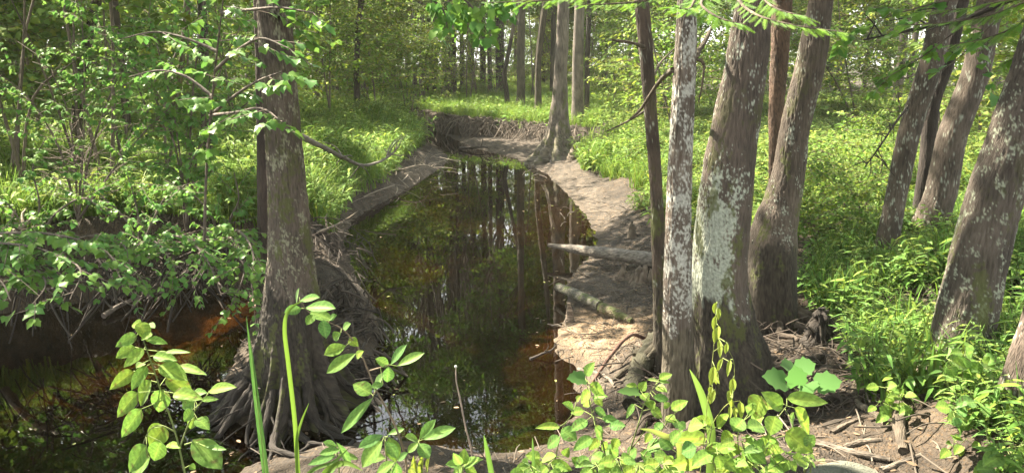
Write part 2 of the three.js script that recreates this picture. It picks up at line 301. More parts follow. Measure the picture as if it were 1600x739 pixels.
// a spray: one small branch with twigs and leaves laid out in a loose plane, as broad as 2 * size
function spray(shape, n, size, leafLen, flat = 0.28, lift = 0) {
  const gs = [], tw = 5;
  for (let i = 0; i < tw; i++) {
    const a = (i / tw) * 6.283 + rr(-0.5, 0.5), d = V(Math.cos(a), rr(-flat, flat) + lift, Math.sin(a)), L = size * rr(0.75, 1.1), from = V(rr(-0.1, 0.1), rr(-0.1, 0.1), rr(-0.1, 0.1)).multiplyScalar(size), end = from.clone().addScaledVector(d, L);
    gs.push(stick(from, end, 0.006 * size + 0.0015));
    for (let k = 0; k < n / tw; k++) {
      const t = rr(0.2, 1.05), b = from.clone().lerp(end, t).add(V(rr(-1, 1), rr(-flat, flat) * 1.4, rr(-1, 1)).multiplyScalar(size * 0.24)), la = a + (R() < 0.5 ? -1 : 1) * rr(0.3, 1.3);
      const g = tinted(SHAPES[shape], leafTint());
      g.applyMatrix4(basis(b, V(Math.cos(la), rr(-0.7, 0.15), Math.sin(la)), upish(0.75), leafLen * rr(0.65, 1.2)));
      gs.push(g);
    }
  }
  return mergeGeometries(gs.map((g) => g.index ? g.toNonIndexed() : g));
}
const SPRAY = {
  far: [0, 1, 2].map(() => spray('simple', 70, 0.62, 0.125, 0.34)),
  mid: [0, 1, 2].map(() => spray('oval', 46, 0.42, 0.085, 0.3)),
  maple: [0, 1, 2].map(() => spray('lobed', 34, 0.36, 0.095, 0.22)),
  crown: [0, 1].map(() => spray('simple', 80, 0.95, 0.19, 0.45)),
};
// openings in the canopy: the places that the sun reaches in the photograph, so no leaf spray hangs in the way
const lit = [];
const opening = (p, r) => lit.push([p, r]);
const shadesOpening = (p, r, list = lit) => list.some(([q, s]) => { const v = p.clone().sub(q), k = v.dot(SUN); return k > (list === lit ? 0.9 : 0.22) && v.addScaledVector(SUN, -k).length() < s + r; });
opening(P(935, 535, 0.2), 0.3); opening(P(905, 545, 0.1), 0.3); opening(P(285, 496, -0.1), 0.55); opening(P(350, 492, -0.1), 0.45); opening(P(215, 490, -0.1), 0.4);
opening(Z(1150, 640, -2.5), 0.4); opening(Z(1050, 650, -2.6), 0.35); opening(Z(920, 640, -2.9), 0.35); opening(Z(240, 600, -2.3), 0.4); opening(Z(600, 650, -2.8), 0.4); opening(Z(480, 600, -2.4), 0.25);
for (const [a, b, h, r] of [[500, 270, 0.9, 0.8], [440, 290, 0.9, 0.8], [560, 230, 0.8, 0.8], [520, 330, 0.9, 0.4], [350, 260, 1, 0.8], [200, 265, 1.3, 0.5], [130, 230, 1.3, 0.4], [960, 180, 0.8, 1.2], [940, 235, 0.7, 0.7], [1300, 225, 0.9, 1.8], [1230, 260, 0.9, 1], [1400, 230, 0.9, 1.2], [1330, 320, 0.9, 0.6], [780, 165, 0.9, 1.8], [720, 165, 0.9, 1.4], [860, 160, 1, 1.4], [1550, 200, 0.9, 0.8]]) opening(P(a, b, h), r);
for (const [a, b, h, r] of [[60, 150, 2, 0.5], [240, 120, 2.2, 0.4], [150, 270, 1.4, 0.5], [20, 60, 3, 0.4], [330, 60, 3, 0.35], [250, 330, 1.2, 0.5], [330, 380, 0.9, 0.35], [100, 450, 0.4, 0.3], [350, 420, 0.6, 0.3], [300, 300, 1, 0.3], [90, 300, 1.2, 0.4], [170, 330, 1.2, 0.3], [60, 430, 0.6, 0.25], [300, 380, 1, 0.3], [470, 250, 0.9, 0.5], [620, 235, 0.6, 0.5], [650, 262, 0.25, 0.3], [1030, 260, 0.8, 0.8], [1120, 230, 0.8, 1.2], [1480, 260, 0.9, 0.6], [1450, 470, 0.8, 0.25], [1520, 570, 1.1, 0.3], [1560, 330, 1, 0.4]]) opening(P(a, b, h), r);
for (let i = 0; i < 60; i++) { const d = rr(24, 60), a = rr(-0.6, 0.6); opening(V(Math.tan(a) * d, rr(1, 4), -d), rr(0.8, 2)); }
for (const [x, y, z, r] of [[-8, 6, -34, 2], [-5, 9, -35, 2.2], [-3, 6, -34, 2], [-1, 10, -36, 2.2], [1, 7, -34, 2], [3.5, 9, -35, 2], [5, 6, -33, 1.8], [-10, 9, -33, 2], [-6, 12, -38, 2], [0, 13, -38, 2], [4, 13, -38, 2], [-3, 12.5, -37, 2]]) opening(V(x, y, z), r);
opening(Z(1210, 30, -2.85), 0.3); opening(Z(1130, 25, -2.85), 0.25);
opening(Z(898, 100, -24), 0.8); opening(Z(1520, 150, -8), 0.2);

function sprays(parent, name, kinds, list, mat = M.leaf) {   // list of [position, scale, tint]
  for (let k = 0; k < kinds.length; k++) {
    const mine = list.filter((_, i) => i % kinds.length === k);
    if (!mine.length) continue;
    const im = new THREE.InstancedMesh(kinds[k], mat, mine.length), q = new THREE.Quaternion(), e = new THREE.Euler();
    mine.forEach(([p, s, t = 1, y = 0], i) => {
      q.setFromEuler(e.set(rr(-0.35, 0.35), rr(0, 6.283), rr(-0.35, 0.35)));
      im.setMatrixAt(i, new THREE.Matrix4().compose(p, q, V(s, s, s)));
      const v = t * rr(0.82, 1.18); im.setColorAt(i, rgb(v * (1 + y + rr(-0.08, 0.12)), v, v * rr(0.8, 1)));
    });
    im.name = name; im.userData.kind = 'stuff'; im.castShadow = im.receiveShadow = true;
    parent.add(im);
  }
}
// points spread through a few unequal lobes of a crown
function crownPoints(c, rx, ry, n, lobes = 7) {
  const L = []; for (let i = 0; i < lobes; i++) L.push([c.clone().add(V(rr(-0.75, 0.75) * rx, rr(-0.8, 0.8) * ry, rr(-0.75, 0.75) * rx)), rr(0.3, 0.6) * rx]);
  const out = []; let guard = 0;
  while (out.length < n && guard++ < n * 6) {
    const [q, r] = L[Math.floor(R() * lobes)], p = q.clone().add(V(rr(-1, 1), rr(-0.6, 0.6), rr(-1, 1)).multiplyScalar(r));
    if (p.y > H(p.x, p.z) + 0.3) out.push(p);
  }
  return { pts: out, lobes: L };
}
// the trees' limbs end inside the lobes of the crown
function limbs(from, L, r) { return L.map(([q, s]) => { const b = from.clone(), e = q.clone(); const m = b.clone().lerp(e, 0.5).add(V(rr(-0.2, 0.2), rr(0.1, 0.5), rr(-0.2, 0.2))); return tube([[b, r], [m, r * 0.6], [e, r * 0.18]], 6, 6, null, limbColor, false); }); }

// ------------------------------------------------------------------ trees measured on the photograph
// rows: [px, py, half width in px] from the foot upwards, all in the upright plane through the foot
const treeTops = [];
function measuredTree(name, label, rows, z, opt = {}, crown = {}) {
  const g = thing(name, label, 'tree', opt.group);
  const pts = rows.map(([px, py, hw]) => { const p = Z(px, py, z); return [p, hw * ((EYE - p.y) * sinP - p.z * cosP) / F * 0.97]; });
  const foot = pts[0][0].clone(); 
  const low = [V(foot.x, Math.min(foot.y, H(foot.x, z)) - 0.18, z), pts[0][1] * (opt.footFlare ?? 1.12)];
  const a = pts[pts.length - 2][0], b = pts[pts.length - 1][0], dir = b.clone().sub(a).normalize(), top = crown.height ?? 13;
  const last = pts[pts.length - 1][1];
  const up = []; for (const t of [0.25, 0.6, 1]) { const d = V(dir.x * (1 - 0.6 * t), 1, dir.z).normalize(); up.push([b.clone().addScaledVector(d, t * (top - b.y)), last * (1 - 0.75 * t)]); }
  const near = [low, ...pts], B = barkOf(opt);
  const geo = tube(near, opt.seg ?? 150, opt.rad ?? 120, B.disp, B.color), over = tube([[b.clone().addScaledVector(dir, -0.03), last], ...up], 14, 12, null, limbColor, false);
  const { pts: cp, lobes } = crownPoints(up[1][0].clone().add(V(0, 1, 0)), crown.r ?? 2.6, crown.ry ?? 2.4, crown.n ?? 90);
  const all = mergeGeometries([geo, over, ...limbs(up[0][0].clone().lerp(up[1][0], 0.5), lobes, last * 0.4)]);
  part(g, 'trunk', all, M.bark);
  sprays(g, 'crown', SPRAY.crown, cp.filter((p) => !shadesOpening(p, 0.95)).map((p) => [p, rr(0.8, 1.2)]));
  return { g, foot, z };
}
const lobesOf = (n, amp, w, top, ph = 0) => Array.from({ length: n }, (_, i) => [ph + i / n * 6.283 + rr(-0.25, 0.25), amp * rr(0.6, 1.3), w * rr(0.7, 1.3), top * rr(0.7, 1.1)]);
R = rngOf(101);
const leftSide = (k, lo, hi) => (q, dir) => (dir.x < 0.25 && q.y > lo && q.y < hi ? k : 0);
const t1 = measuredTree('cypress_tree', 'grey barked tree standing in the stream on spreading dark buttress roots', [[458, 655, 70], [458, 620, 65], [458, 585, 60], [457, 545, 55], [456, 505, 50], [455, 465, 45], [454, 430, 39.5], [453, 390, 35.5], [451, 340, 32.5], [447, 280, 30], [441, 200, 28.5], [434, 110, 27.5], [426, 0, 26.5]], -5.35,
  { seed: 1, seg: 380, rad: 190, ridge: 0.013, cell: 0.026, base: [0.2, 0.16, 0.125], dark: [0.07, 0.055, 0.042], lichen: 0.28, lichenColor: [0.33, 0.33, 0.22], moss: 0.4, flood: 0.98, stain: [0.03, 0.025, 0.019], footFlare: 1.0, lobes: lobesOf(12, 1.15, 0.12, 1.0) }, { height: 14, r: 3, n: 110 });
measuredTree('young_tree', 'slim dark trunk close behind the grey barked tree in the stream', [[412, 420, 16], [413, 380, 12], [412, 300, 11], [410, 200, 10], [407, 100, 9], [404, 0, 9]], P(415, 410, 0.75).z, { seed: 2, seg: 90, rad: 50, base: [0.1, 0.07, 0.055], dark: [0.05, 0.036, 0.03], flood: 0.9 }, { height: 9, r: 1.6, n: 30 });
const t3 = measuredTree('young_tree', 'thin dark leaning trunk beside the pale lichen covered trunk', [[1036, 556, 17], [1034, 500, 13], [1032, 440, 12], [1029, 380, 11], [1026, 300, 10], [1019, 200, 10.5], [1012, 110, 11], [1003, 0, 12]], P(1034, 556, 0.34).z, { seed: 3, seg: 150, rad: 70, base: [0.13, 0.095, 0.07], dark: [0.06, 0.045, 0.035], moss: 0.35, flood: 0.9, lichen: 0.05 }, { height: 11, r: 2, n: 50 });
const t4 = measuredTree('cypress_tree', 'slender straight trunk crusted with white lichen beside the widest trunk', [[1062, 655, 29], [1061, 600, 27], [1060, 520, 25], [1059, 450, 23], [1060, 380, 21], [1061, 320, 20], [1066, 200, 19], [1071, 97, 18], [1074, 0, 15.5]], P(1062, 648, 0.36).z, { seed: 4, seg: 420, rad: 130, ridge: 0.006, base: [0.23, 0.195, 0.16], dark: [0.11, 0.08, 0.06], lichen: 0.62, lichenColor: [0.55, 0.55, 0.49], flood: 1.02, stain: [0.1, 0.085, 0.058], lichenSide: (q) => (q.y > 1.05 ? 0.05 : -0.2) }, { height: 13, r: 2.2, n: 60 });
const t5 = measuredTree('cypress_tree', 'widest trunk, fluted at its foot, with a broad pale green lichen patch', [[1142, 655, 92], [1141, 615, 74], [1138, 565, 59], [1131, 505, 48], [1124, 438, 43], [1127, 380, 44], [1133, 319, 43], [1140, 260, 41], [1149, 200, 38], [1167, 97, 33], [1179, 0, 28]], P(1140, 636, 0.36).z - 0.06, { seed: 5, seg: 400, rad: 190, lichenScale: 0.8, ridge: 0.009, cell: 0.028, base: [0.185, 0.145, 0.115], dark: [0.085, 0.066, 0.054], lichen: 0.1, lichenColor: [0.5, 0.55, 0.45], lichenSide: (q, dir) => (dir.x < 0.35 && q.y < 2.1 ? 1.25 * (1 - sms(dir.x, -0.05, 0.4)) * (1 - sms(q.y, 1.6, 2.1)) : 0), moss: 0.3, flood: 1.08, stain: [0.04, 0.033, 0.024], lobes: lobesOf(7, 0.75, 0.2, 1.5) }, { height: 15, r: 3, n: 110 });
const t6 = measuredTree('cypress_tree', 'leaning trunk with a swollen dark foot and a waterline across it', [[1206, 512, 45], [1205, 470, 42], [1204, 430, 41.5], [1206, 385, 41], [1214, 345, 34], [1223, 315, 29], [1235, 260, 25], [1243, 200, 23], [1268, 97, 23], [1284, 0, 19]], P(1208, 502, 0.46).z, { seed: 6, seg: 340, rad: 150, ridge: 0.008, base: [0.19, 0.15, 0.115], dark: [0.08, 0.062, 0.05], lichenScale: 0.7, lichen: 0.12, lichenColor: [0.44, 0.47, 0.38], moss: 0.25, flood: 1.14, stain: [0.042, 0.035, 0.026], lobes: lobesOf(6, 0.4, 0.28, 1.4) }, { height: 14, r: 2.8, n: 90 });
measuredTree('vine_clad_trunk', 'thin reddish trunk wrapped in dry vines behind the widest trunk', [[1210, 330, 9], [1212, 250, 10], [1214, 170, 12], [1219, 90, 14], [1223, 0, 16]], -9.2, { seed: 7, seg: 120, rad: 60, ridge: 0.02, cell: 0.02, base: [0.24, 0.15, 0.1], dark: [0.06, 0.04, 0.03], flood: 0.2 }, { height: 10, r: 2, n: 50 });
measuredTree('cypress_tree', 'leaning trunk speckled with lichen at the edge of the tall green grass', [[1380, 420, 21], [1384, 396, 18.5], [1400, 314, 16], [1424, 200, 17], [1457, 97, 18], [1469, 42, 17.5], [1480, 0, 17]], P(1385, 405, 0.72).z, { seed: 8, seg: 260, rad: 90, ridge: 0.008, lichenScale: 1.7, lichen: 0.16, base: [0.18, 0.145, 0.11], flood: 0.4 }, { height: 13, r: 2.6, n: 70 });
measuredTree('cypress_tree', 'dark shaded trunk between the two leaning trunks by the grass', [[1432, 400, 13], [1440, 330, 12.5], [1450, 250, 12], [1458, 162, 12], [1480, 97, 12], [1503, 0, 12]], -8.4, { seed: 9, seg: 120, rad: 60, base: [0.085, 0.065, 0.055], dark: [0.04, 0.032, 0.028], flood: 0.3 }, { height: 12, r: 2.2, n: 50 });
measuredTree('cypress_tree', 'brown trunk leaning behind the speckled one, sun on its side', [[1440, 400, 32], [1450, 360, 27], [1470, 306, 24], [1490, 211, 22], [1526, 114, 20.5], [1541, 40, 20], [1550, 0, 20]], -7.7, { seed: 10, seg: 160, rad: 90, ridge: 0.008, lichen: 0.08, base: [0.19, 0.15, 0.118], flood: 0.4 }, { height: 13, r: 2.6, n: 70 });
const t11 = measuredTree('cypress_tree', 'strongly leaning trunk blotched with pale lichen rising behind leafy plants', [[1492, 585, 50], [1502, 540, 46], [1514, 480, 45], [1530, 408, 42], [1556, 306, 41], [1590, 200, 38], [1622, 100, 35], [1652, 0, 34]], P(1505, 560, 0.82).z, { seed: 11, seg: 340, rad: 140, ridge: 0.01, lichenScale: 1.3, lichen: 0.27, lichenColor: [0.42, 0.46, 0.34], base: [0.165, 0.135, 0.11], moss: 0.25, flood: 0.6 }, { height: 12, r: 2.6, n: 70 });
measuredTree('cypress_tree', 'brown trunk partly out of view beside the low leafy plants', [[1594, 690, 46], [1602, 620, 38], [1616, 560, 34], [1634, 500, 32], [1690, 300, 30], [1780, 0, 26]], P(1598, 665, 0.96).z, { seed: 12, seg: 140, rad: 100, ridge: 0.007, lichen: 0.1, base: [0.17, 0.125, 0.1], flood: 0.5 }, { height: 11, r: 2.2, n: 50 });
// beyond the pool
const farC = measuredTree('cypress_tree', 'pale flared trunk standing on the mud bar where the stream bends', [[870, 248, 42], [870, 238, 33], [871, 224, 25], [872, 206, 19], [873, 184, 15.5], [875, 150, 12.5], [876, 110, 10.5], [879, 60, 10], [881, 0, 9.5]], P(870, 240, 0.24).z, { seed: 13, seg: 150, rad: 110, ridge: 0.014, cell: 0.05, base: [0.3, 0.25, 0.2], dark: [0.12, 0.095, 0.078], moss: 0.35, flood: 0.9, stain: [0.13, 0.11, 0.08], lobes: lobesOf(11, 0.6, 0.17, 1.9) }, { height: 18, r: 3.2, n: 110 });
const farRow = [
  ['tall trunk with a sunlit side behind the flared trunk on the bar', [[903, 182, 11], [903, 150, 9.5], [903, 100, 9], [906, 0, 8]], -24.5, [0.3, 0.25, 0.2]],
  ['thin dark trunk next to the tall sunlit trunk', [[917, 172, 4.5], [918, 100, 4.2], [921, 0, 4]], -27, [0.1, 0.08, 0.065]],
  ['crooked mossy trunk between the straight dark trunk and the flared one', [[841, 172, 6], [841, 120, 5], [842, 90, 4.6], [848, 40, 5], [853, 0, 5]], -28, [0.13, 0.105, 0.07]],
  ['straight dark trunk on the grass above the eroded bank', [[813, 170, 8.5], [814, 140, 6.8], [814, 80, 6.3], [815, 0, 6]], -30, [0.13, 0.11, 0.075]],
  ['small dark trunk with a crook beside the straight dark trunk', [[793, 166, 4.5], [791, 140, 4], [788, 118, 4], [793, 90, 3.4], [799, 60, 3]], -30.5, [0.075, 0.06, 0.05]],
  ['far slim trunk left of the crooked small trunk', [[766, 146, 4.5], [765, 110, 3.6], [764, 0, 3.4]], -39, [0.12, 0.095, 0.075]],
  ['very thin far trunk in the shade of the wood', [[778, 148, 3.5], [777, 100, 3], [776, 0, 3]], -41, [0.1, 0.08, 0.07]],
  ['thin upright trunk on the grassy point', [[557, 188, 5.5], [557, 150, 5], [557, 100, 4.6], [559, 50, 4.8], [564, 0, 4.6]], P(557, 186, 0.93).z, [0.08, 0.062, 0.05]],
  ['short dark trunk in sunlit undergrowth behind the shrub', [[323, 256, 9.5], [323, 235, 9], [322, 190, 8.6], [318, 100, 8], [314, 0, 7]], P(323, 254, 1).z, [0.075, 0.06, 0.048]],
  ['slim trunk behind the shrub next to the mossy leaning stem', [[200, 226, 7], [196, 180, 6.2], [190, 120, 5.6], [184, 60, 5], [178, 0, 5]], -13.5, [0.12, 0.095, 0.08]],
  ['leaning stem coated with yellow moss behind the shrub', [[238, 226, 9], [250, 200, 8], [263, 176, 7.5], [274, 150, 6.5], [281, 110, 5], [286, 60, 4]], -12.8, [0.2, 0.18, 0.05]],
  ['dark upright trunk in the depth of the shrubs', [[120, 242, 10], [119, 200, 8.4], [121, 150, 8], [134, 70, 7.6], [150, 0, 7]], -12, [0.09, 0.07, 0.055]],
];
farRow.forEach(([label, rows, z, base], i) => measuredTree('forest_tree', label, rows, z, { seed: 20 + i, seg: 60, rad: 32, ridge: 0.012, cell: 0.05, base, dark: base.map((x) => x * 0.45), flood: -1, moss: label.includes('moss') ? 0.5 : 0 }, { height: rr(10, 16), r: 2.8, n: 80 }));
console.log('trees');

// ------------------------------------------------------------------ the wood around: tall trees whose crowns shade the stream and show in its mirror
R = rngOf(202);
function forestTree(x, z, top, r, label, group, n, low = 0.45, rx = 3) {
  const g = thing('forest_tree', label, 'tree', group), y = H(x, z), lean = V(rr(-0.6, 0.6), 0, rr(-0.6, 0.6)), b = 0.6 + 0.5 * R();
  const c = (t) => V(x + lean.x * t * t, y - 0.2 + (top - y) * t, z + lean.z * t * t), B = barkOf({ seed: x + z, ridge: 0.012, cell: 0.06, base: [0.16 * b, 0.13 * b, 0.1 * b], dark: [0.06, 0.048, 0.04], flood: -1, lichen: R() < 0.3 ? 0.3 : 0 });
  const trunk = tube([[c(0), r * 1.6], [c(0.05), r * 1.1], [c(0.3), r * 0.9], [c(0.7), r * 0.6], [c(1), r * 0.15]], 34, 14, B.disp, B.color, false);
  const { pts, lobes } = crownPoints(c(low + (1 - low) * 0.5), rx, (top - y) * (1 - low) * 0.5, n, 9);
  part(g, 'trunk', mergeGeometries([trunk, ...limbs(c(low + 0.1), lobes, r * 0.4)]), M.bark);
  const tint = rr(0.88, 1.15), yl = rr(0, 0.35);
  sprays(g, 'crown', SPRAY.crown, pts.filter((p) => !shadesOpening(p, 0.95)).map((p) => [p, rr(0.8, 1.25), tint, yl]));
}
const inView = (x, z) => z < 0 && Math.abs(x / z) < 0.72;
{
  const left = 'tall tree of the wood left of the stream, crown overhead', right = 'tall tree of the wood right of the stream, crown overhead', deep = 'slim tall trunk deep in the wood beyond the stream bend';
  // beside and behind the camera, outside the frame: these throw the shade on the pool and the near trunks
  for (const [x, z] of [[-7.5, -4], [-11, -7.5], [-9.5, -1.5], [-14, -11], [-13, -3], [-17, -6], [-18, -14], [-15, 2], [-21, -9], [-8, 3], [-22, -18], [-26, -13], [-27, -24], [-23, -3], [-30, -30]]) forestTree(x + rr(-0.6, 0.6), z + rr(-0.6, 0.6), rr(13, 18), rr(0.16, 0.26), left, 'tall trees left of the stream', 70, 0.38, 3.4);
  for (const [x, z] of [[6, -2], [9, -6], [12, -10], [15, -15], [10, 1], [18, -20], [22, -26], [4, 4], [-2, 5]]) forestTree(x + rr(-0.6, 0.6), z + rr(-0.6, 0.6), rr(12, 17), rr(0.14, 0.24), right, 'tall trees right of the stream', 90, 0.45, 3);
  for (let i = 0; i < 46; i++) {
    const d = rr(40, 85), a = rr(-0.66, 0.66), x = Math.tan(a) * d, z = -d;
    forestTree(x, z, rr(11, 21), rr(0.1, 0.24), deep, 'trunks deep in the wood', 85, rr(0.25, 0.5), 3.2);
  }
  for (let i = 0; i < 34; i++) { const d = rr(33, 62), a = rr(-0.62, 0.5), x = Math.tan(a) * d; forestTree(x, -d, rr(13, 22), rr(0.09, 0.2), deep, 'trunks deep in the wood', 260, rr(0.16, 0.26), 3.6); }
  for (let i = 0; i < 16; i++) { const d = rr(33, 46), px = rr(470, 800); forestTree((px - 800) / F * d, -d, rr(14, 20), rr(0.07, 0.13), deep, 'trunks deep in the wood', 280, rr(0.14, 0.22), 3.4); }
  for (let i = 0; i < 18; i++) { const d = rr(38, 56), px = lerp(420, 1000, (i + R()) / 18); forestTree((px - 800) / F * d, -d, rr(22, 27), rr(0.14, 0.2), deep, 'trunks deep in the wood', 300, rr(0.36, 0.45), 4); }
  for (const [x, z] of [[-16, -24], [-11, -30], [-7, -36], [-3, -40], [2, -38], [6, -34], [10, -31], [14, -28], [-20, -32], [-14, -20], [12, -22], [17, -33]]) forestTree(x, z, rr(10, 15), rr(0.1, 0.17), deep, 'trunks deep in the wood', 110, 0.28, 3);
}
console.log('wood');
// understory: bushy small trees, leafy from knee height up
R = rngOf(303);
function bush(name, label, group, x, z, h, r, n, kind = 'far', s = 1, tint = 1, yl = 0, low = 0.4) {
  const g = thing(name, label, 'shrub', group), y = H(x, z), stems = [];
  const pts = [];
  for (let i = 0; i < n; i++) { const t = Math.pow(R(), 0.8), a = rr(0, 6.283), q = r * Math.sqrt(R()) * (0.55 + 0.45 * Math.sin(Math.PI * clamp(t * 0.8 + 0.2, 0, 1))); pts.push(V(x + Math.cos(a) * q, y + low + (h - low) * t + 0.25 * n2(a * 2, q), z + Math.sin(a) * q)); }
  for (let i = 0; i < 2; i++) { const e = pts[Math.floor(R() * n)]; stems.push(tube([[V(x + rr(-0.1, 0.1), y - 0.1, z + rr(-0.1, 0.1)), 0.016 * s + 0.008], [V(lerp(x, e.x, 0.4) + rr(-0.2, 0.2), lerp(y, Math.max(e.y, y + h * 0.6), 0.5), lerp(z, e.z, 0.4)), 0.011 * s + 0.005], [e, 0.006]], 8, 5, null, limbColor, false)); }
  part(g, 'stems', mergeGeometries(stems), M.bark);
  sprays(g, 'foliage', SPRAY[kind], pts.filter((p) => !shadesOpening(p, kind === 'maple' ? 0.28 : 0.4) && !shadesOpening(p, 0.5, lit.slice(0, 5))).map((p) => [p, s * rr(0.75, 1.2), tint, yl]));
}
{
  const far = 'hazy green understory bush deep in the wood', sunny = 'sunlit yellow green understory bush at the far side', leftL = 'leafy small tree shading the left bank above the pool', rightL = 'leafy bush at the back of the sunlit clearing';
  for (let i = 0; i < 95; i++) { const d = rr(40, 80), a = rr(-0.64, 0.64); bush('understory_bush', far, 'bushes deep in the wood', Math.tan(a) * d, -d, rr(3, 7), rr(1.8, 3.2), 60, 'far', rr(1.1, 1.6), rr(0.88, 1.15), rr(0, 0.35), 0.2); }
  for (const [px, d] of [[690, 36], [735, 38], [640, 34], [950, 31], [985, 27], [1010, 33], [760, 44], [860, 40], [930, 38], [590, 30], [1030, 24], [700, 48], [830, 52]]) bush('understory_bush', sunny, 'bushes at the far side', (px - 800) / F * d, -d, rr(2.6, 5), rr(1.4, 2.4), 55, 'far', rr(0.9, 1.2), rr(0.88, 1.15), rr(0, 0.35), 0.3);
  for (const [px, d, h, r, n] of [[20, 9, 4.5, 1.8, 330], [110, 10.5, 5, 1.9, 340], [60, 13, 5.5, 2.2, 300], [200, 11.5, 5, 1.6, 320], [290, 13, 5, 1.6, 260], [0, 10, 5, 2, 300], [160, 9.5, 4.6, 1.5, 260], [250, 10.5, 5, 1.4, 240], [370, 15, 5.4, 1.8, 150], [250, 16, 5.6, 2.2, 160], [130, 17, 6, 2.4, 160], [-60, 11, 5, 2, 180], [40, 20, 6, 2.6, 160], [210, 21, 6, 2.6, 160], [460, 19, 5.6, 1.8, 140], [520, 22, 5.4, 2, 140], [590, 25, 5, 2.2, 150], [640, 29, 4.6, 1.8, 130], [420, 24, 6, 2.4, 140], [0, 18, 6, 2.4, 150], [330, 22, 6, 2.4, 140], [690, 33, 5, 2, 120], [560, 32, 6, 2.4, 130]]) bush('small_tree', leftL, 'small trees on the left bank', (px - 800) / F * d, -d, h, r, n, d < 17 ? 'maple' : 'mid', d < 17 ? rr(1.0, 1.3) : rr(1.2, 1.5), rr(0.88, 1.15), rr(0, 0.3), 1.15);
  for (let i = 0; i < 22; i++) { const px = lerp(430, 1060, (i + rr(0, 1)) / 22), d = rr(32, 42); bush('leafy_tree', 'bushy topped young tree behind the far bank', 'young trees behind the far bank', (px - 800) / F * d, -d, rr(8, 12), rr(2.2, 3), 230, 'far', rr(1.3, 1.7), rr(0.88, 1.15), rr(0, 0.35), 4.4); }
  for (const [px, d, h, r, n] of [[1050, 20, 4, 1.8, 70], [1110, 23, 4.6, 2, 70], [1190, 24, 5, 2.2, 80], [1260, 25, 5, 2.2, 80], [1330, 23, 5, 2, 80], [1400, 22, 5, 2.2, 80], [1470, 20, 5, 2.2, 80], [1540, 18, 5, 2.2, 80], [1600, 15, 4.6, 2, 80], [1650, 12, 4.5, 1.8, 80], [1090, 30, 5, 2.4, 70], [1300, 32, 6, 2.6, 70], [1420, 30, 6, 2.6, 70]]) bush('understory_bush', rightL, 'bushes round the clearing', (px - 800) / F * d, -d, h, r, n, 'mid', rr(1.2, 1.6), rr(0.88, 1.15), rr(0, 0.35), 0.7);
  for (const [px, py, h, r, n, t] of [[1290, 352, 1.1, 0.7, 40, 1.1], [1325, 345, 0.9, 0.6, 36, 1.1], [1265, 385, 0.8, 0.5, 30, 1], [1340, 385, 0.6, 0.5, 26, 0.9], [1355, 300, 1.2, 0.7, 30, 1], [1010, 262, 0.7, 0.5, 26, 1], [995, 250, 0.6, 0.5, 24, 1.1]]) { const q = PG(px, py); bush('low_bush', 'low tangled bush with small green leaves at the clearing edge', 'low bushes at the clearing edge', q.x, q.z, h, r, n, 'mid', rr(0.6, 0.8), t, 0.1, 0.1); }
}
console.log('understory');

// ------------------------------------------------------------------ ground cover (nobody could count it)
R = rngOf(404);
function tuftGrass(n, h, w, spread) {
  const gs = [];
  for (let i = 0; i < n; i++) {
    const a = rr(0, 6.283), L = h * rr(0.6, 1.15), out = rr(0.15, 0.7), b = V(rr(-spread, spread), -0.02, rr(-spread, spread)), t = leafTint(), pos = [], idx = [], k = 4, s = V(-Math.sin(a), 0, Math.cos(a));
    for (let j = 0; j <= k; j++) { const u = j / k, c = b.clone().add(V(Math.cos(a) * L * out * u * u, L * (u - 0.35 * out * u * u), Math.sin(a) * L * out * u * u)), ww = w * (1 - u * u) * 0.5 + 0.0004; pos.push(...c.clone().addScaledVector(s, ww).toArray(), ...c.clone().addScaledVector(s, -ww).toArray()); if (j < k) { const v = j * 2; idx.push(v, v + 1, v + 2, v + 1, v + 3, v + 2); } }
    const g = new THREE.BufferGeometry(); g.setAttribute('position', new THREE.Float32BufferAttribute(pos, 3)); g.setIndex(idx); g.computeVertexNormals();
    gs.push(tinted(g, t).toNonIndexed());
  }
  return mergeGeometries(gs);
}
function tuftStilt(n, h) {   // soft stems with lance leaves
  const gs = [];
  for (let i = 0; i < n; i++) {
    const a = rr(0, 6.283), L = h * rr(0.6, 1.1), b = V(rr(-0.08, 0.08), -0.02, rr(-0.08, 0.08)), e = b.clone().add(V(Math.cos(a) * L * 0.45, L, Math.sin(a) * L * 0.45));
    gs.push(stick(b, e, 0.0018, [0.08, 0.12, 0.03]).toNonIndexed());
    for (let k = 0; k < 6; k++) { const t = 0.25 + k * 0.13, la = a + (k % 2 ? 1.3 : -1.3) + rr(-0.6, 0.6), g = tinted(SHAPES.lance, leafTint()); g.applyMatrix4(basis(b.clone().lerp(e, t), V(Math.cos(la), rr(-0.25, 0.45), Math.sin(la)), upish(0.4), rr(0.07, 0.12), rr(0.1, 0.14))); gs.push(g.toNonIndexed()); }
  }
  return mergeGeometries(gs);
}
function tuftBroad(n, h, L) {
  const gs = [];
  for (let i = 0; i < n; i++) { const a = rr(0, 6.283), q = rr(0.02, 0.13), y = h * rr(0.35, 1), b = V(Math.cos(a) * q, y, Math.sin(a) * q), g = tinted(SHAPES.oval, leafTint()); g.applyMatrix4(basis(b, V(Math.cos(a + rr(-0.8, 0.8)), rr(-0.5, 0.2), Math.sin(a + rr(-0.8, 0.8))), upish(0.5), L * rr(0.6, 1.2))); gs.push(g.toNonIndexed()); if (i % 3 === 0) gs.push(stick(V(q * 0.2, -0.02, 0), b, 0.0016, [0.08, 0.11, 0.03]).toNonIndexed()); }
  return mergeGeometries(gs);
}
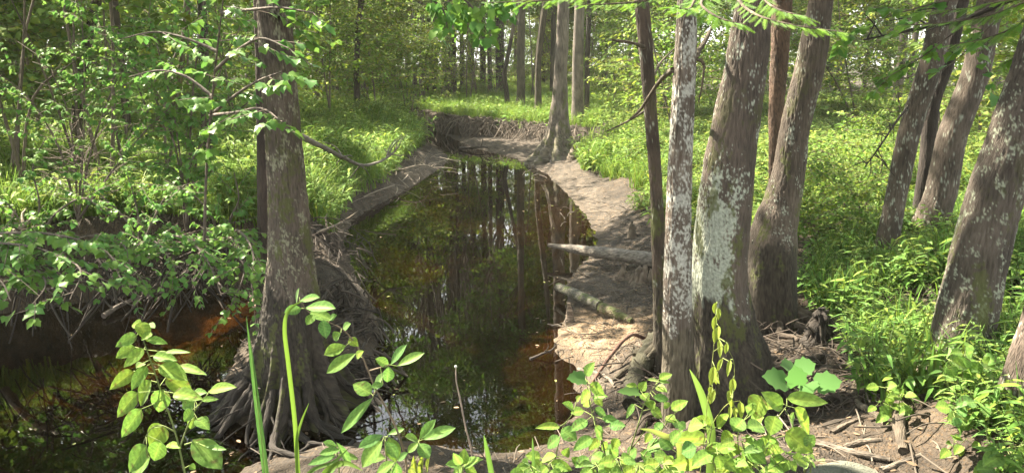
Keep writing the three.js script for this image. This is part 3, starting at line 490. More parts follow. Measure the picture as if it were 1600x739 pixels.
const TUFT = { fine: [0, 1, 2].map(() => tuftGrass(16, 0.34, 0.008, 0.07)), stilt: [0, 1, 2].map(() => tuftStilt(6, 0.34)), broad: [0, 1].map(() => tuftBroad(16, 0.22, 0.07)), coarse: [0, 1].map(() => tuftGrass(10, 0.42, 0.014, 0.06)) };
const area = (px) => { const poly = px.map(([a, b]) => { const p = PG(a, b); return [p.x, p.z]; }); return poly; };
const inside = (poly, x, z) => { let c = false; for (let i = 0, j = poly.length - 1; i < poly.length; j = i++) { const [ax, az] = poly[i], [bx, bz] = poly[j]; if ((az > z) !== (bz > z) && x < ((bx - ax) * (z - az)) / (bz - az) + ax) c = !c; } return c; };
function cover(name, label, poly, kinds, perM2, scale, minH = 0.1, yl = 0, patch = 0.0) {
  const xs = poly.map((p) => p[0]), zs = poly.map((p) => p[1]), x0 = Math.min(...xs), x1 = Math.max(...xs), z0 = Math.min(...zs), z1 = Math.max(...zs);
  const list = kinds.map(() => []), tries = Math.min(400000, (x1 - x0) * (z1 - z0) * perM2);
  for (let i = 0; i < tries; i++) {
    const x = rr(x0, x1), z = rr(z0, z1), d = Math.hypot(x, z);
    if (R() > Math.min(1, 7.5 / d + 0.12)) continue;
    if (!inside(poly, x, z)) continue;
    if (patch && fbm2(x * 0.9 + 30, z * 0.9, 3) < -0.25 + patch * 0.5) continue;
    const h = H(x, z); if (h < minH) continue;
    list[Math.floor(R() * kinds.length)].push([x, h, z, d]);
  }
  const root = thing(name, label, 'grass'); root.userData.kind = 'stuff';
  list.forEach((l, k) => {
    if (!l.length) return;
    const im = new THREE.InstancedMesh(kinds[k], M.leaf, l.length), q = new THREE.Quaternion(), e = new THREE.Euler();
    l.forEach(([x, h, z, d], i) => { const s = scale * rr(0.6, 1.25) * (0.85 + 0.5 * fbm2(x * 0.7, z * 0.7, 2)) * (1 + clamp((d - 12) / 40, 0, 0.6)); q.setFromEuler(e.set(rr(-0.2, 0.2), rr(0, 6.283), rr(-0.2, 0.2))); im.setMatrixAt(i, new THREE.Matrix4().compose(V(x, h, z), q, V(s * 1.15, s, s * 1.15))); const v = rr(0.85, 1.25); im.setColorAt(i, rgb(v * (0.98 + 0.6 * yl + rr(0, 0.2)), v * 1.02, v * 0.95)); });
    im.name = 'tufts'; im.userData.kind = 'stuff'; im.castShadow = im.receiveShadow = true; root.add(im);
  });
  return list.reduce((a, l) => a + l.length, 0);
}
const AREA = {
  left: area([[-150, 392], [30, 386], [110, 340], [300, 336], [390, 350], [420, 352], [500, 348], [552, 330], [592, 288], [624, 250], [655, 225], [640, 200], [600, 186], [540, 176], [420, 172], [200, 160], [0, 160], [-150, 200], [-150, 320]]),
  far: area([[560, 170], [640, 178], [660, 184], [700, 188], [760, 190], [850, 196], [930, 208], [965, 180], [1010, 150], [1000, 130], [900, 126], [640, 126], [300, 132], [400, 160]]),
  clump: area([[898, 240], [915, 270], [975, 277], [1010, 303], [1035, 292], [1035, 212], [960, 202], [920, 215]]),
  meadow: area([[960, 200], [1040, 230], [1040, 290], [985, 318], [980, 335], [1005, 365], [1080, 375], [1190, 372], [1260, 345], [1330, 335], [1420, 330], [1750, 330], [1750, 150], [1000, 150]]),
  stilt: area([[1255, 455], [1290, 500], [1330, 515], [1350, 600], [1440, 640], [1600, 600], [1780, 600], [1780, 320], [1400, 335], [1320, 385], [1275, 420]]),
  corner: area([[1380, 640], [1420, 700], [1460, 760], [1700, 800], [1700, 620], [1480, 610]]),
  path: area([[1180, 372], [1270, 345], [1340, 380], [1280, 440], [1245, 450]]),
};
console.log('cover',
  cover('bank_grass', 'soft bright green grass covering the left bank point', AREA.left, [...TUFT.fine, ...TUFT.fine, TUFT.stilt[0]], 210, 1.5, 0.24, 0.12),
  cover('far_grass', 'pale green grass above the eroded far bank', AREA.far, [...TUFT.fine, ...TUFT.fine, ...TUFT.broad], 75, 1.15, 0.4, 0.15),
  cover('edge_grass', 'dense bright grass patch at the edge of the mud bar', AREA.clump, [...TUFT.fine, ...TUFT.fine, TUFT.stilt[0]], 220, 1.4, 0.2, 0.15),
  cover('meadow_cover', 'sunlit leafy ground cover in the clearing behind the trunks', AREA.meadow, [...TUFT.broad, ...TUFT.stilt, TUFT.fine[0]], 75, 1.15, 0.3, 0.2),
  cover('shade_grass', 'deep green broad bladed grass around the right trunks', AREA.stilt, [...TUFT.stilt, ...TUFT.coarse], 190, 1.0, 0.3, -0.1, 0.25),
  cover('corner_grass', 'grass and seedlings at the foot of the leaning trunks', AREA.corner, [...TUFT.stilt, TUFT.broad[0], TUFT.coarse[0]], 210, 0.8, 0.3, -0.05, 0.5),
  cover('path_cover', 'sparse seedlings on the bare strip between the trunks', AREA.path, [...TUFT.broad, TUFT.stilt[0]], 60, 0.9, 0.3, 0.1, 0.4));

// leaf litter, twigs and clods
R = rngOf(505);
{
  const leafG = [0, 1, 2].map(() => { const g = tinted(leafShape([[0, 0], [0.25, 0.3], [0.22, 0.65], [0, 1]], rr(-0.5, 0.6), rr(-0.4, 0.5)), [1, 1, 1]); return g; });
  const spots = [[P(955, 470), 1.6, 2200], [P(930, 360, 0.2), 1.4, 1200], [P(1260, 600, 0.5), 2.2, 1300], [P(1300, 700, 0.6), 1.3, 900], [P(900, 275, 0.2), 3, 2200], [P(790, 225, 0.1), 3.5, 1200], [P(590, 300, 0.3), 1.6, 500], [P(650, 735, 0.2), 1.6, 300], [P(1000, 700, 0.4), 1.4, 300], [P(400, 400, 0.8), 2.5, 500], [P(640, 270, 0.2), 2, 300]];
  const twigG = [0, 1, 2, 3].map(() => { const pts = [V(-0.5, 0, 0), V(-0.15, rr(-0.02, 0.04), rr(-0.1, 0.1)), V(0.2, rr(0, 0.06), rr(-0.1, 0.1)), V(0.5, 0, rr(-0.05, 0.05))]; return tinted(new THREE.TubeGeometry(new THREE.CatmullRomCurve3(pts), 7, 0.012, 4), [1, 1, 1]); });
  const L = [[], [], []], T = [[], [], [], []];
  for (const [c, r, n] of spots) for (let i = 0; i < n; i++) {
    const a = rr(0, 6.283), q = r * Math.sqrt(R()), x = c.x + Math.cos(a) * q, z = c.z + Math.sin(a) * q * 1.3, h = H(x, z); if (h < 0.02) continue;
    L[Math.floor(R() * 3)].push([x, h, z]); if (i % 4 === 0) T[Math.floor(R() * 4)].push([x, h, z]);
  }
  const mk = (name, label, lists, geos, mat, f) => { const root = thing(name, label, 'litter'); root.userData.kind = 'stuff'; lists.forEach((l, k) => { const im = new THREE.InstancedMesh(geos[k], mat, l.length); l.forEach((p, i) => f(im, i, p)); im.name = 'pieces'; im.userData.kind = 'stuff'; im.castShadow = im.receiveShadow = true; root.add(im); }); };
  mk('leaf_litter', 'dry brown fallen leaves scattered over the mud', L, leafG, M.litter, (im, i, [x, h, z]) => { const s = rr(0.02, 0.055), a = rr(0, 6.28); im.setMatrixAt(i, basis(V(x, h + 0.006, z), V(Math.cos(a), rr(-0.1, 0.2), Math.sin(a)), upish(0.4), s)); const v = rr(0.4, 1.2); im.setColorAt(i, rgb(0.17 * v, 0.115 * v, 0.07 * v)); });
  mk('fallen_twigs', 'thin dry twigs lying on the banks', T, twigG, M.litter, (im, i, [x, h, z]) => { const s = rr(0.12, 0.45), a = rr(0, 6.28), m = basis(V(x, h + 0.008, z), V(-Math.sin(a), 0, Math.cos(a)), upish(0.12), s, s); im.setMatrixAt(i, m); const v = rr(0.4, 1.3); im.setColorAt(i, rgb(0.14 * v, 0.115 * v, 0.09 * v)); });
}
// leaves and specks adrift on the pool
{
  const g = tinted(leafShape([[0, 0], [0.25, 0.3], [0.22, 0.65], [0, 1]], 0.15, 0.1), [1, 1, 1]), l = [];
  while (l.length < 420) { const x = rr(-6.5, 2), z = -rr(4, 24), d = shoreDist(x, z); if (d < -0.03 && R() < (d > -0.35 ? 0.8 : 0.12)) l.push([x, z]); }
  const im = new THREE.InstancedMesh(g, M.litter, l.length);
  l.forEach(([x, z], i) => { const a = rr(0, 6.28), s = R() < 0.35 ? rr(0.03, 0.055) : rr(0.008, 0.02); im.setMatrixAt(i, basis(V(x, 0.004, z), V(Math.cos(a), 0, Math.sin(a)), V(0, 1, 0), s)); const v = rr(0.5, 1.3); im.setColorAt(i, R() < 0.25 ? rgb(0.2 * v, 0.22 * v, 0.06 * v) : rgb(0.22 * v, 0.15 * v, 0.085 * v)); });
  im.castShadow = im.receiveShadow = true; put(im, 'floating_leaves', 'small dry leaves and specks drifting on the pool', 'litter', null, 'stuff');
}
console.log('litter');

// ------------------------------------------------------------------ roots, logs, knees, dead branches
R = rngOf(606);
const rootColor = (c0, s = 1) => (q) => { const t = 0.75 + 0.6 * fbm3(q.x * 9, q.y * 9, q.z * 9, 3); return c0.map((x) => x * t * s); };
function polyTube(pts, r0, r1, c, rad = 8, seg = 0, bumpy = 0.12) {   // an uneven tapering branch through points
  const n = pts.length; return tube(pts.map((p, i) => [p, lerp(r0, r1, i / (n - 1))]), seg || n * 6, rad, (q, th, l, r) => r * bumpy * (n3(q.x * 14, q.y * 14, q.z * 14) + 0.6 * n3(q.x * 40, q.y * 10, q.z * 40)), rootColor(c));
}
const onGround = (list, r, sink = 0.3) => list.map(([a, b]) => { const p = PG(a, b); p.y = Math.max(p.y, -0.05) + r * (1 - sink * 2); return p; });
// roots that spread from a trunk over the ground
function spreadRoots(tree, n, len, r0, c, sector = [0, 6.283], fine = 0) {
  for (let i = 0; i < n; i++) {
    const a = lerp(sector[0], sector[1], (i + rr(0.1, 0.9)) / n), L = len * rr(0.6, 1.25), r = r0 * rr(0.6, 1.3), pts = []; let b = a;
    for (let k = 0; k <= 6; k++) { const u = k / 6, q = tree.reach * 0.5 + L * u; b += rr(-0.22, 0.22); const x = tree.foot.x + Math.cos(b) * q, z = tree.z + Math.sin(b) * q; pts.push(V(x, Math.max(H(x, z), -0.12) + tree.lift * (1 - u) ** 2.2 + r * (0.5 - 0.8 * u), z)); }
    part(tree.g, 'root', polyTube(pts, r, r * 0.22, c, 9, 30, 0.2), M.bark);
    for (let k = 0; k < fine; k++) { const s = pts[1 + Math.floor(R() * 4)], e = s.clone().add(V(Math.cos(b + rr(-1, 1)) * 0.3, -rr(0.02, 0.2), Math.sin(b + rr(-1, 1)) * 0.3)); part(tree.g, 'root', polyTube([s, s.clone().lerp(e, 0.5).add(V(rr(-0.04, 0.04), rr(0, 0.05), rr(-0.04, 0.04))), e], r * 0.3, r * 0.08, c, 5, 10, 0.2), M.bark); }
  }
}
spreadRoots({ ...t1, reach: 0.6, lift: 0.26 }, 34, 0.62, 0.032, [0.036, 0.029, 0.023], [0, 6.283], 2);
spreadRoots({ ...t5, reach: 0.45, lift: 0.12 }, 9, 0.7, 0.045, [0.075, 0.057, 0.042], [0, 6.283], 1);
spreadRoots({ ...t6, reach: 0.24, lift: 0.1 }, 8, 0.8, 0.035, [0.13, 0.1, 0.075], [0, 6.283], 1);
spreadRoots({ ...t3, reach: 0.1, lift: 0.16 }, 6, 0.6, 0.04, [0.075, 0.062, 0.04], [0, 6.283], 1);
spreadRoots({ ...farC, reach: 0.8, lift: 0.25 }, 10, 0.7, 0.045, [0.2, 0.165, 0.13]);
part(t3.g, 'root', polyTube([[1030, 548, 0.1], [1008, 580, 0.08], [992, 605, 0.06], [985, 640, 0.04]].map(([a, b, h]) => { const p = PG(a, b); p.y += h; return p; }), 0.1, 0.05, [0.06, 0.055, 0.032], 14, 40, 0.25), M.bark);
// loose roots and sticks over the mud
const looseRoots = [
  ['surface_root', 'curved bare root looping over the mud towards the leafy plants', [[1350, 588], [1337, 606], [1340, 628], [1362, 646], [1385, 664]], 0.022, 0.016, [0.19, 0.155, 0.11]],
  ['surface_root', 'thick root running from the lichen blotched leaning trunk down to the mud', [[1450, 588], [1418, 618], [1404, 655], [1412, 712]], 0.06, 0.022, [0.17, 0.135, 0.1]],
  ['fallen_branch', 'weathered grey branch lying flat on the mud near the stone', [[1262, 690], [1300, 702], [1345, 712], [1392, 722]], 0.024, 0.012, [0.15, 0.122, 0.096]],
  ['surface_root', 'thin root arching over the mud above the grey branch', [[1300, 678], [1325, 664], [1352, 654], [1382, 652]], 0.014, 0.01, [0.16, 0.125, 0.095]],
  ['fallen_branch', 'short pale stick beside the grey branch on the mud', [[1318, 702], [1345, 693], [1378, 690]], 0.017, 0.012, [0.17, 0.137, 0.105]],
  ['fallen_branch', 'pale stick below the thick root at the grass edge', [[1378, 738], [1405, 726], [1442, 712]], 0.016, 0.01, [0.17, 0.14, 0.11]],
  ['surface_root', 'long root crossing the mud in front of the swollen foot', [[1195, 560], [1240, 543], [1290, 540], [1330, 552]], 0.022, 0.012, [0.13, 0.1, 0.075]],
  ['surface_root', 'root crossing the mud beside the widest trunk', [[1200, 606], [1245, 596], [1290, 580], [1325, 572]], 0.024, 0.013, [0.14, 0.11, 0.085]],
  ['surface_root', 'root running along the mud below the dark snag', [[1215, 628], [1260, 632], [1300, 622], [1325, 626]], 0.02, 0.01, [0.13, 0.1, 0.08]],
  ['fallen_branch', 'pale bent stick lying on the sand by the water', [[903, 578], [930, 584], [950, 592], [962, 607]], 0.016, 0.013, [0.2, 0.165, 0.13]],
];
for (const [name, label, px, r0, r1, c] of looseRoots) put(new THREE.Mesh(polyTube(onGround(px, r0), r0, r1, c, 10, 40, 0.22), M.bark), name, label, name === 'fallen_branch' ? 'branch' : 'root');
{ // arching reddish stick propped on the dark mossy root
  const a = PG(926, 596), b = PG(1006, 545); b.y += 0.1; const m1 = a.clone().lerp(b, 0.35).add(V(0, 0.1, 0)), m2 = a.clone().lerp(b, 0.72).add(V(0, 0.13, 0));
  put(new THREE.Mesh(polyTube([a.add(V(0, -0.01, 0)), m1, m2, b], 0.014, 0.017, [0.17, 0.095, 0.07], 8, 40, 0.15), M.bark), 'fallen_branch', 'reddish stick arching from the sand up to the mossy root', 'branch');
  // dark snag and hairy stump on the mud
  const s = PG(1278, 535), g = thing('root_snag', 'dark hairy root snag standing on the mud by the grass', 'stump', null);
  part(g, 'stub', tube([[s.clone().add(V(0, -0.05, 0)), 0.11], [s.clone().add(V(0, 0.08, 0)), 0.075], [s.clone().add(V(0.01, 0.2, 0)), 0.055], [s.clone().add(V(0, 0.27, 0)), 0.02]], 30, 26, (q) => 0.035 * n3(q.x * 25, q.y * 9, q.z * 25), rootColor([0.04, 0.032, 0.026])), M.bark);
  for (let i = 0; i < 18; i++) { const a2 = rr(0, 6.283), L = rr(0.12, 0.26), x = s.x + Math.cos(a2) * L, z = s.z + Math.sin(a2) * L; part(g, 'root', polyTube([s.clone().add(V(Math.cos(a2) * 0.04, rr(0.08, 0.2), Math.sin(a2) * 0.04)), s.clone().add(V(Math.cos(a2) * 0.11, rr(0.03, 0.1), Math.sin(a2) * 0.11)), V(x, H(x, z) + 0.002, z)], 0.011, 0.004, [0.06, 0.048, 0.038], 5, 12, 0.2), M.bark); }
  const q = PG(1322, 750); q.y -= 0.03;
  const st = new THREE.IcosahedronGeometry(0.16, 4); { const p = st.attributes.position; for (let i = 0; i < p.count; i++) { const v = V(p.getX(i), p.getY(i), p.getZ(i)); v.multiplyScalar(1 + 0.12 * fbm3(v.x * 9, v.y * 9, v.z * 9, 3)); p.setXYZ(i, v.x * 1.3, v.y * 0.55, v.z); } st.computeVertexNormals(); }
  const rock = new THREE.Mesh(st, M.rock); rock.position.copy(q); put(rock, 'stone', 'smooth grey green stone half sunk in the mud', 'stone');
}
// logs
function log(name, label, pts, r, color, opt = {}) {
  const g = tube(pts.map((p, i) => [p, r[i]]), 110, 44, (q, th, l, rad) => rad * ((opt.lump ?? 0.07) * n3(q.x * 2.2, q.y * 9, q.z * 9) + 0.09 * n3(q.x * 5, q.y * 50, q.z * 50)) - (opt.crack ? rad * 0.45 * Math.exp(-((Math.sin(th - 0.9 - 0.3 * n2(l * 3, 1)) / 0.07) ** 2)) * (Math.cos(th - 0.9) > 0 ? 1 : 0) : 0),
    (q, dir, l, e) => { const t = 0.8 + 0.55 * n3(q.x * 4, q.y * 55, q.z * 55) + 0.3 * fbm3(q.x * 9, q.y * 9, q.z * 9, 2); const mo = opt.moss ? clamp((fbm3(q.x * 9, q.y * 9, q.z * 9, 3) + opt.moss - 0.4 + 0.3 * dir.y) * 4, 0, 1) : 0; return color.map((x, i) => lerp(x * t, [0.07, 0.09, 0.02][i], mo * 0.8)); });
  return put(new THREE.Mesh(g, M.wood), name, label, 'log');
}
{
  const a = P(857, 383, 0.2), b = P(905, 390, 0.2), c = P(960, 398, 0.3), d = P(1034, 408, 0.4), e = P(1090, 416, 0.5);
  log('fallen_log', 'long weathered grey log reaching from the mud bar over the water', [a, b, c, d, e], [0.025, 0.06, 0.078, 0.088, 0.09], [0.25, 0.215, 0.18], { crack: 1 });
  const f = P(872, 448, 0.12), g = P(900, 460, 0.14), h = P(938, 478, 0.2);
  log('fallen_log', 'short tan log with broken ends lying at the edge of the pool', [f, g, h], [0.045, 0.055, 0.05], [0.17, 0.16, 0.125], { moss: 0.2 });
  const i = P(940, 481, 0.19), j = P(962, 490, 0.2), k = P(988, 502, 0.2);
  log('fallen_log', 'mossy rotten log piece continuing behind the tan log', [i, j, k], [0.055, 0.05, 0.03], [0.16, 0.13, 0.08], { moss: 0.45 });
  const s = P(890, 497, 0.06); log('stump', 'small broken upright stub beside the tan log', [s.clone().add(V(0, -0.08, 0)), s.clone().add(V(0, 0.05, 0)), s.clone().add(V(-0.01, 0.16, 0))], [0.06, 0.035, 0.015], [0.27, 0.21, 0.16]);
  for (const [px, py, h, r] of [[973, 436, 0.2, 0.035], [981, 438, 0.12, 0.03], [990, 441, 0.15, 0.035], [998, 443, 0.2, 0.05], [1006, 444, 0.22, 0.04], [1016, 442, 0.16, 0.03], [962, 440, 0.06, 0.03]]) {
    const q = PG(px, py), B = rootColor([0.24, 0.19, 0.145]);
    put(new THREE.Mesh(tube([[q.clone().add(V(0, -0.05, 0)), r * 1.7], [q.clone().add(V(0, h * 0.35, 0)), r], [q.clone().add(V(0.005, h * 0.8, 0)), r * 0.7], [q.clone().add(V(0, h, 0)), r * 0.25]], 24, 18, (p) => r * 0.35 * n3(p.x * 30, p.y * 12, p.z * 30), B), M.bark), 'cypress_knee', 'small woody knee standing on the mud beside the grey log', 'root', 'knees beside the grey log');
  }
  for (const [px, py, h, r] of [[852, 246, 0.25, 0.1], [896, 248, 0.3, 0.1], [919, 250, 0.3, 0.12], [830, 262, 0.12, 0.08], [1000, 268, 0.3, 0.1], [988, 372, 0.25, 0.05]]) { const q = PG(px, py); put(new THREE.Mesh(tube([[q.clone().add(V(0, -0.05, 0)), r * 1.5], [q.clone().add(V(0, h * 0.5, 0)), r], [q.clone().add(V(0, h, 0)), r * 0.3]], 16, 14, (p) => r * 0.4 * n3(p.x * 14, p.y * 8, p.z * 14), rootColor([0.2, 0.16, 0.12])), M.bark), 'cypress_knee', 'small knee on the upper mud bar', 'root', 'knees on the upper mud bar'); }
}
// dead branches
function deadBranch(label, pts, r0, twigs, c = [0.3, 0.26, 0.2], L = 0.5, kids = null) {
  const g = thing('dead_branch', label, 'branch');
  part(g, 'limb', polyTube(pts, r0, r0 * 0.3, c, 7, 50, 0.15), M.bark);
  const cv = new THREE.CatmullRomCurve3(pts);
  for (let i = 0; i < twigs; i++) { const u = rr(0.35, 1), s = cv.getPoint(u), t = cv.getTangent(u), e = s.clone().addScaledVector(t, rr(0.1, 0.6) * L).add(V(rr(-0.5, 0.5), rr(-0.25, 0.5), rr(-0.4, 0.4)).multiplyScalar(L)); e.y = Math.max(e.y, H(e.x, e.z) + 0.01, 0.01); part(g, 'twig', polyTube([s, s.clone().lerp(e, 0.5).add(V(rr(-0.06, 0.06), rr(-0.03, 0.06), 0)), e], r0 * 0.35, r0 * 0.12, c, 5, 10, 0.15), M.bark); }
  return g;
}
deadBranch('long bare branch leaning over the grassy left bank', [Z(468, 212, -9.4), Z(500, 228, -9.9), Z(536, 246, -10.6), Z(566, 258, -11.2), Z(598, 250, -12), Z(618, 236, -12.4)], 0.04, 12, [0.19, 0.165, 0.13], 0.8);
deadBranch('bleached driftwood twigs at the waterline of the left bank', [P(612, 270, 0.25), P(632, 264, 0.35), P(655, 258, 0.4), P(678, 262, 0.2)], 0.026, 9, [0.26, 0.215, 0.165], 0.8);
deadBranch('wet branch lying across the sunlit shoal', [P(160, 494, 0.04), P(188, 476, 0.07), P(220, 464, 0.1), P(262, 455, 0.06)], 0.028, 9, [0.2, 0.165, 0.14], 0.4);
deadBranch('pale bare limb lying under the shrub on the left bank', [P(-30, 392, 0.75), P(5, 372, 0.95), P(30, 356, 1.05), P(48, 342, 1.1)], 0.05, 4, [0.34, 0.28, 0.2], 0.4);
deadBranch('dry bare branch on the eroded bank below the grass', [P(478, 372, 0.55), P(500, 362, 0.6), P(524, 352, 0.55), P(540, 344, 0.4)], 0.03, 8, [0.26, 0.21, 0.16], 0.45);
deadBranch('small dark branch sticking out of the pool beside the sand', [P(828, 562, 0.0), P(845, 554, 0.03), P(860, 548, 0.06), P(868, 541, 0.05)], 0.016, 4, [0.05, 0.04, 0.032], 0.15);
deadBranch('dark driftwood lying on the far mud spit', [P(718, 232, 0.05), P(735, 230, 0.1), P(752, 230, 0.12)], 0.06, 4, [0.07, 0.055, 0.045], 0.6);
// tangles of exposed roots in the cut banks
function tangle(label, spots, n, L, c, down = 0.5, r = 0.008) {
  const gs = [];
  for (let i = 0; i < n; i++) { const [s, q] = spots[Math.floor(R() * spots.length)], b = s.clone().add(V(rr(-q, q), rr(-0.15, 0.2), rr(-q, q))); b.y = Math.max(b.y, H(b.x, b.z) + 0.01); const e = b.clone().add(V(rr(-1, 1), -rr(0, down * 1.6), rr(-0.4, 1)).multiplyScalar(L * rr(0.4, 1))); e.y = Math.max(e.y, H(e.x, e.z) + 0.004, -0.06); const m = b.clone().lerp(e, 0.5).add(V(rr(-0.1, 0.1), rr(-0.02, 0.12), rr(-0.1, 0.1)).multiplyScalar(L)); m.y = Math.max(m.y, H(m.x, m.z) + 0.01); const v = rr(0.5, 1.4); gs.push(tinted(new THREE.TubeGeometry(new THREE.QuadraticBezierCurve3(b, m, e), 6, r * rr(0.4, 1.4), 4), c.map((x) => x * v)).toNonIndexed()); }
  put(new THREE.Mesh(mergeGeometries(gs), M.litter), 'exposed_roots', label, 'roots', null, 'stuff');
}
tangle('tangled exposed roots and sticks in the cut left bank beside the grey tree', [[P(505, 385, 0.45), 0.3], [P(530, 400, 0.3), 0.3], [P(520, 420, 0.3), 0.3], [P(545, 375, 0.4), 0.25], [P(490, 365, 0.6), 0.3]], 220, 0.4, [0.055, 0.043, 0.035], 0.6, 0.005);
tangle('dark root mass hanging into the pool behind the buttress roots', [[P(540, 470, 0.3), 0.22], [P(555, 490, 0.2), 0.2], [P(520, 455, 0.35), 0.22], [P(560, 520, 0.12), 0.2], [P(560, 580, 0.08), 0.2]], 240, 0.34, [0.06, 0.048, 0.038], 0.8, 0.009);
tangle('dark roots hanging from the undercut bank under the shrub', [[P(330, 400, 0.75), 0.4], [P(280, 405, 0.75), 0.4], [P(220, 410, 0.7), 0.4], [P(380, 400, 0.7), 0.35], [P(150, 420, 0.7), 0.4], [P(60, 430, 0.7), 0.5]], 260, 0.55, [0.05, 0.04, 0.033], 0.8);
tangle('roots exposed along the eroded far bank', Array.from({ length: 16 }, (_, i) => (() => { const x = -4.6 + i * 0.42, z = crestZ(x); return [V(x, 0.55, z + 0.25), 0.3]; })()), 420, 0.7, [0.12, 0.096, 0.076], 1.2, 0.014);
tangle('twigs and broken roots littering the mud between the trunks', [[P(1240, 530, 0.5), 0.4], [P(1200, 560, 0.45), 0.3], [P(1300, 560, 0.55), 0.4], [P(1250, 620, 0.55), 0.35], [P(1030, 600, 0.4), 0.25], [P(1085, 590, 0.4), 0.15], [P(1330, 600, 0.62), 0.3]], 300, 0.34, [0.1, 0.078, 0.062], 0.3, 0.0045);
tangle('sticks washed up on the tip of the grassy point', [[P(660, 255, 0.25), 0.6], [P(630, 275, 0.25), 0.4], [P(600, 300, 0.3), 0.4], [P(690, 248, 0.15), 0.4]], 60, 0.6, [0.2, 0.165, 0.13], 0.2, 0.008);
tangle('small sticks strewn over the mud bar', [[P(900, 270, 0.25), 1.2], [P(940, 330, 0.3), 0.7], [P(800, 225, 0.15), 1.6], [P(950, 440, 0.25), 0.5], [P(960, 600, 0.3), 0.3], [P(990, 370, 0.35), 0.4]], 90, 0.4, [0.13, 0.105, 0.083], 0.1, 0.005);
console.log('roots');

// ------------------------------------------------------------------ shrubs with leaves that can be told apart
R = rngOf(707);
const waterSun = lit.slice(0, 5);   // openings over the sand and the shoal
const tintMats = [[0.95, 1, 0.9], [1.15, 1.05, 0.8], [0.8, 0.92, 0.95], [1.3, 1.15, 0.8]].map((c) => { const m = M.leaf.clone(); m.color.setRGB(...c); m.clearcoat = 0.3; return m; });
const shrubLeaf = [0, 1, 2].map(() => tinted(leafShape([[0, 0], [0.26, 0.08, -0.03], [0.44, 0.22, 0.2], [0.35, 0.38], [0.44, 0.54, 0.6], [0.26, 0.7], [0.15, 0.85], [0, 1]], rr(0.1, 0.35), rr(0.15, 0.45)), [0.105, 0.225, 0.045]));
function shrub(name, label, stems, o = {}) {   // stems: lists of [px, py, z]
  const g = thing(name, label, 'shrub', o.group), leaves = [], L = o.leaf ?? 0.058, gap = o.gap ?? 0.13;
  for (const st of stems) {
    const pts = st.map(([a, b, z]) => Z(a, b, z)), cv = new THREE.CatmullRomCurve3(pts), len = cv.getLength(), r0 = o.r ?? 0.014;
    part(g, 'branch', polyTube(pts, r0, r0 * 0.3, o.color ?? [0.15, 0.12, 0.095], 6, 36, 0.1), M.bark);
    for (let s = len * (o.from ?? 0.12); s < len; s += gap * rr(0.6, 1.4)) {
      const u = s / len, b = cv.getPointAt(u), t = cv.getTangentAt(u), side = V(rr(-1, 1), rr(-0.3, 0.35), rr(-1, 1)).addScaledVector(t, 0.5).normalize(), TL = rr(0.12, o.twig ?? 0.42), e = b.clone().addScaledVector(side, TL).add(V(0, -TL * rr(0, 0.35), 0));
      e.y = Math.max(e.y, H(e.x, e.z) + 0.05, 0.06);
      leaves.tw = leaves.tw ?? []; leaves.tw.push(stick(b, e, r0 * 0.18 + 0.0008, [0.13, 0.1, 0.08], 0.02));
      for (let k = 0.25; k <= 1.02; k += rr(0.04, 0.075) / TL) for (const w of [-1, 1]) {
        if (R() < 0.12) continue;
        const p = b.clone().lerp(e, k), d = side.clone().applyAxisAngle(V(0, 1, 0), w * rr(0.5, 1.2)); d.y = rr(-0.75, 0.1);
        if (p.y < 0.05 || shadesOpening(p, 0.03, waterSun)) continue;
        leaves.push([p, d, upish(0.55), L * rr(0.6, 1.2)]);
      }
    }
  }
  part(g, 'twigs', mergeGeometries(leaves.tw.map((x) => x.toNonIndexed())), M.litter, 'stuff');
  leaves.sort((a, b) => b[3] / b[0].distanceTo(camera.position) - a[3] / a[0].distanceTo(camera.position));
  const singles = leaves.slice(0, o.singles ?? 120), rest = leaves.slice(singles.length);
  for (const [p, d, n, l] of singles) { const m = part(g, 'leaf', shrubLeaf[Math.floor(R() * 3)], tintMats[Math.floor(R() * 4)]); basis(p, d, n, l).decompose(m.position, m.quaternion, m.scale); }
  if (rest.length) { const im = new THREE.InstancedMesh(shrubLeaf[0], M.leaf, rest.length); rest.forEach(([p, d, n, l], i) => { im.setMatrixAt(i, basis(p, d, n, l)); const v = rr(0.75, 1.3); im.setColorAt(i, rgb(v * rr(0.85, 1.3), v, v * 0.95)); }); im.name = 'foliage'; im.userData.kind = 'stuff'; im.castShadow = im.receiveShadow = true; g.add(im); }
  return leaves.length;
}
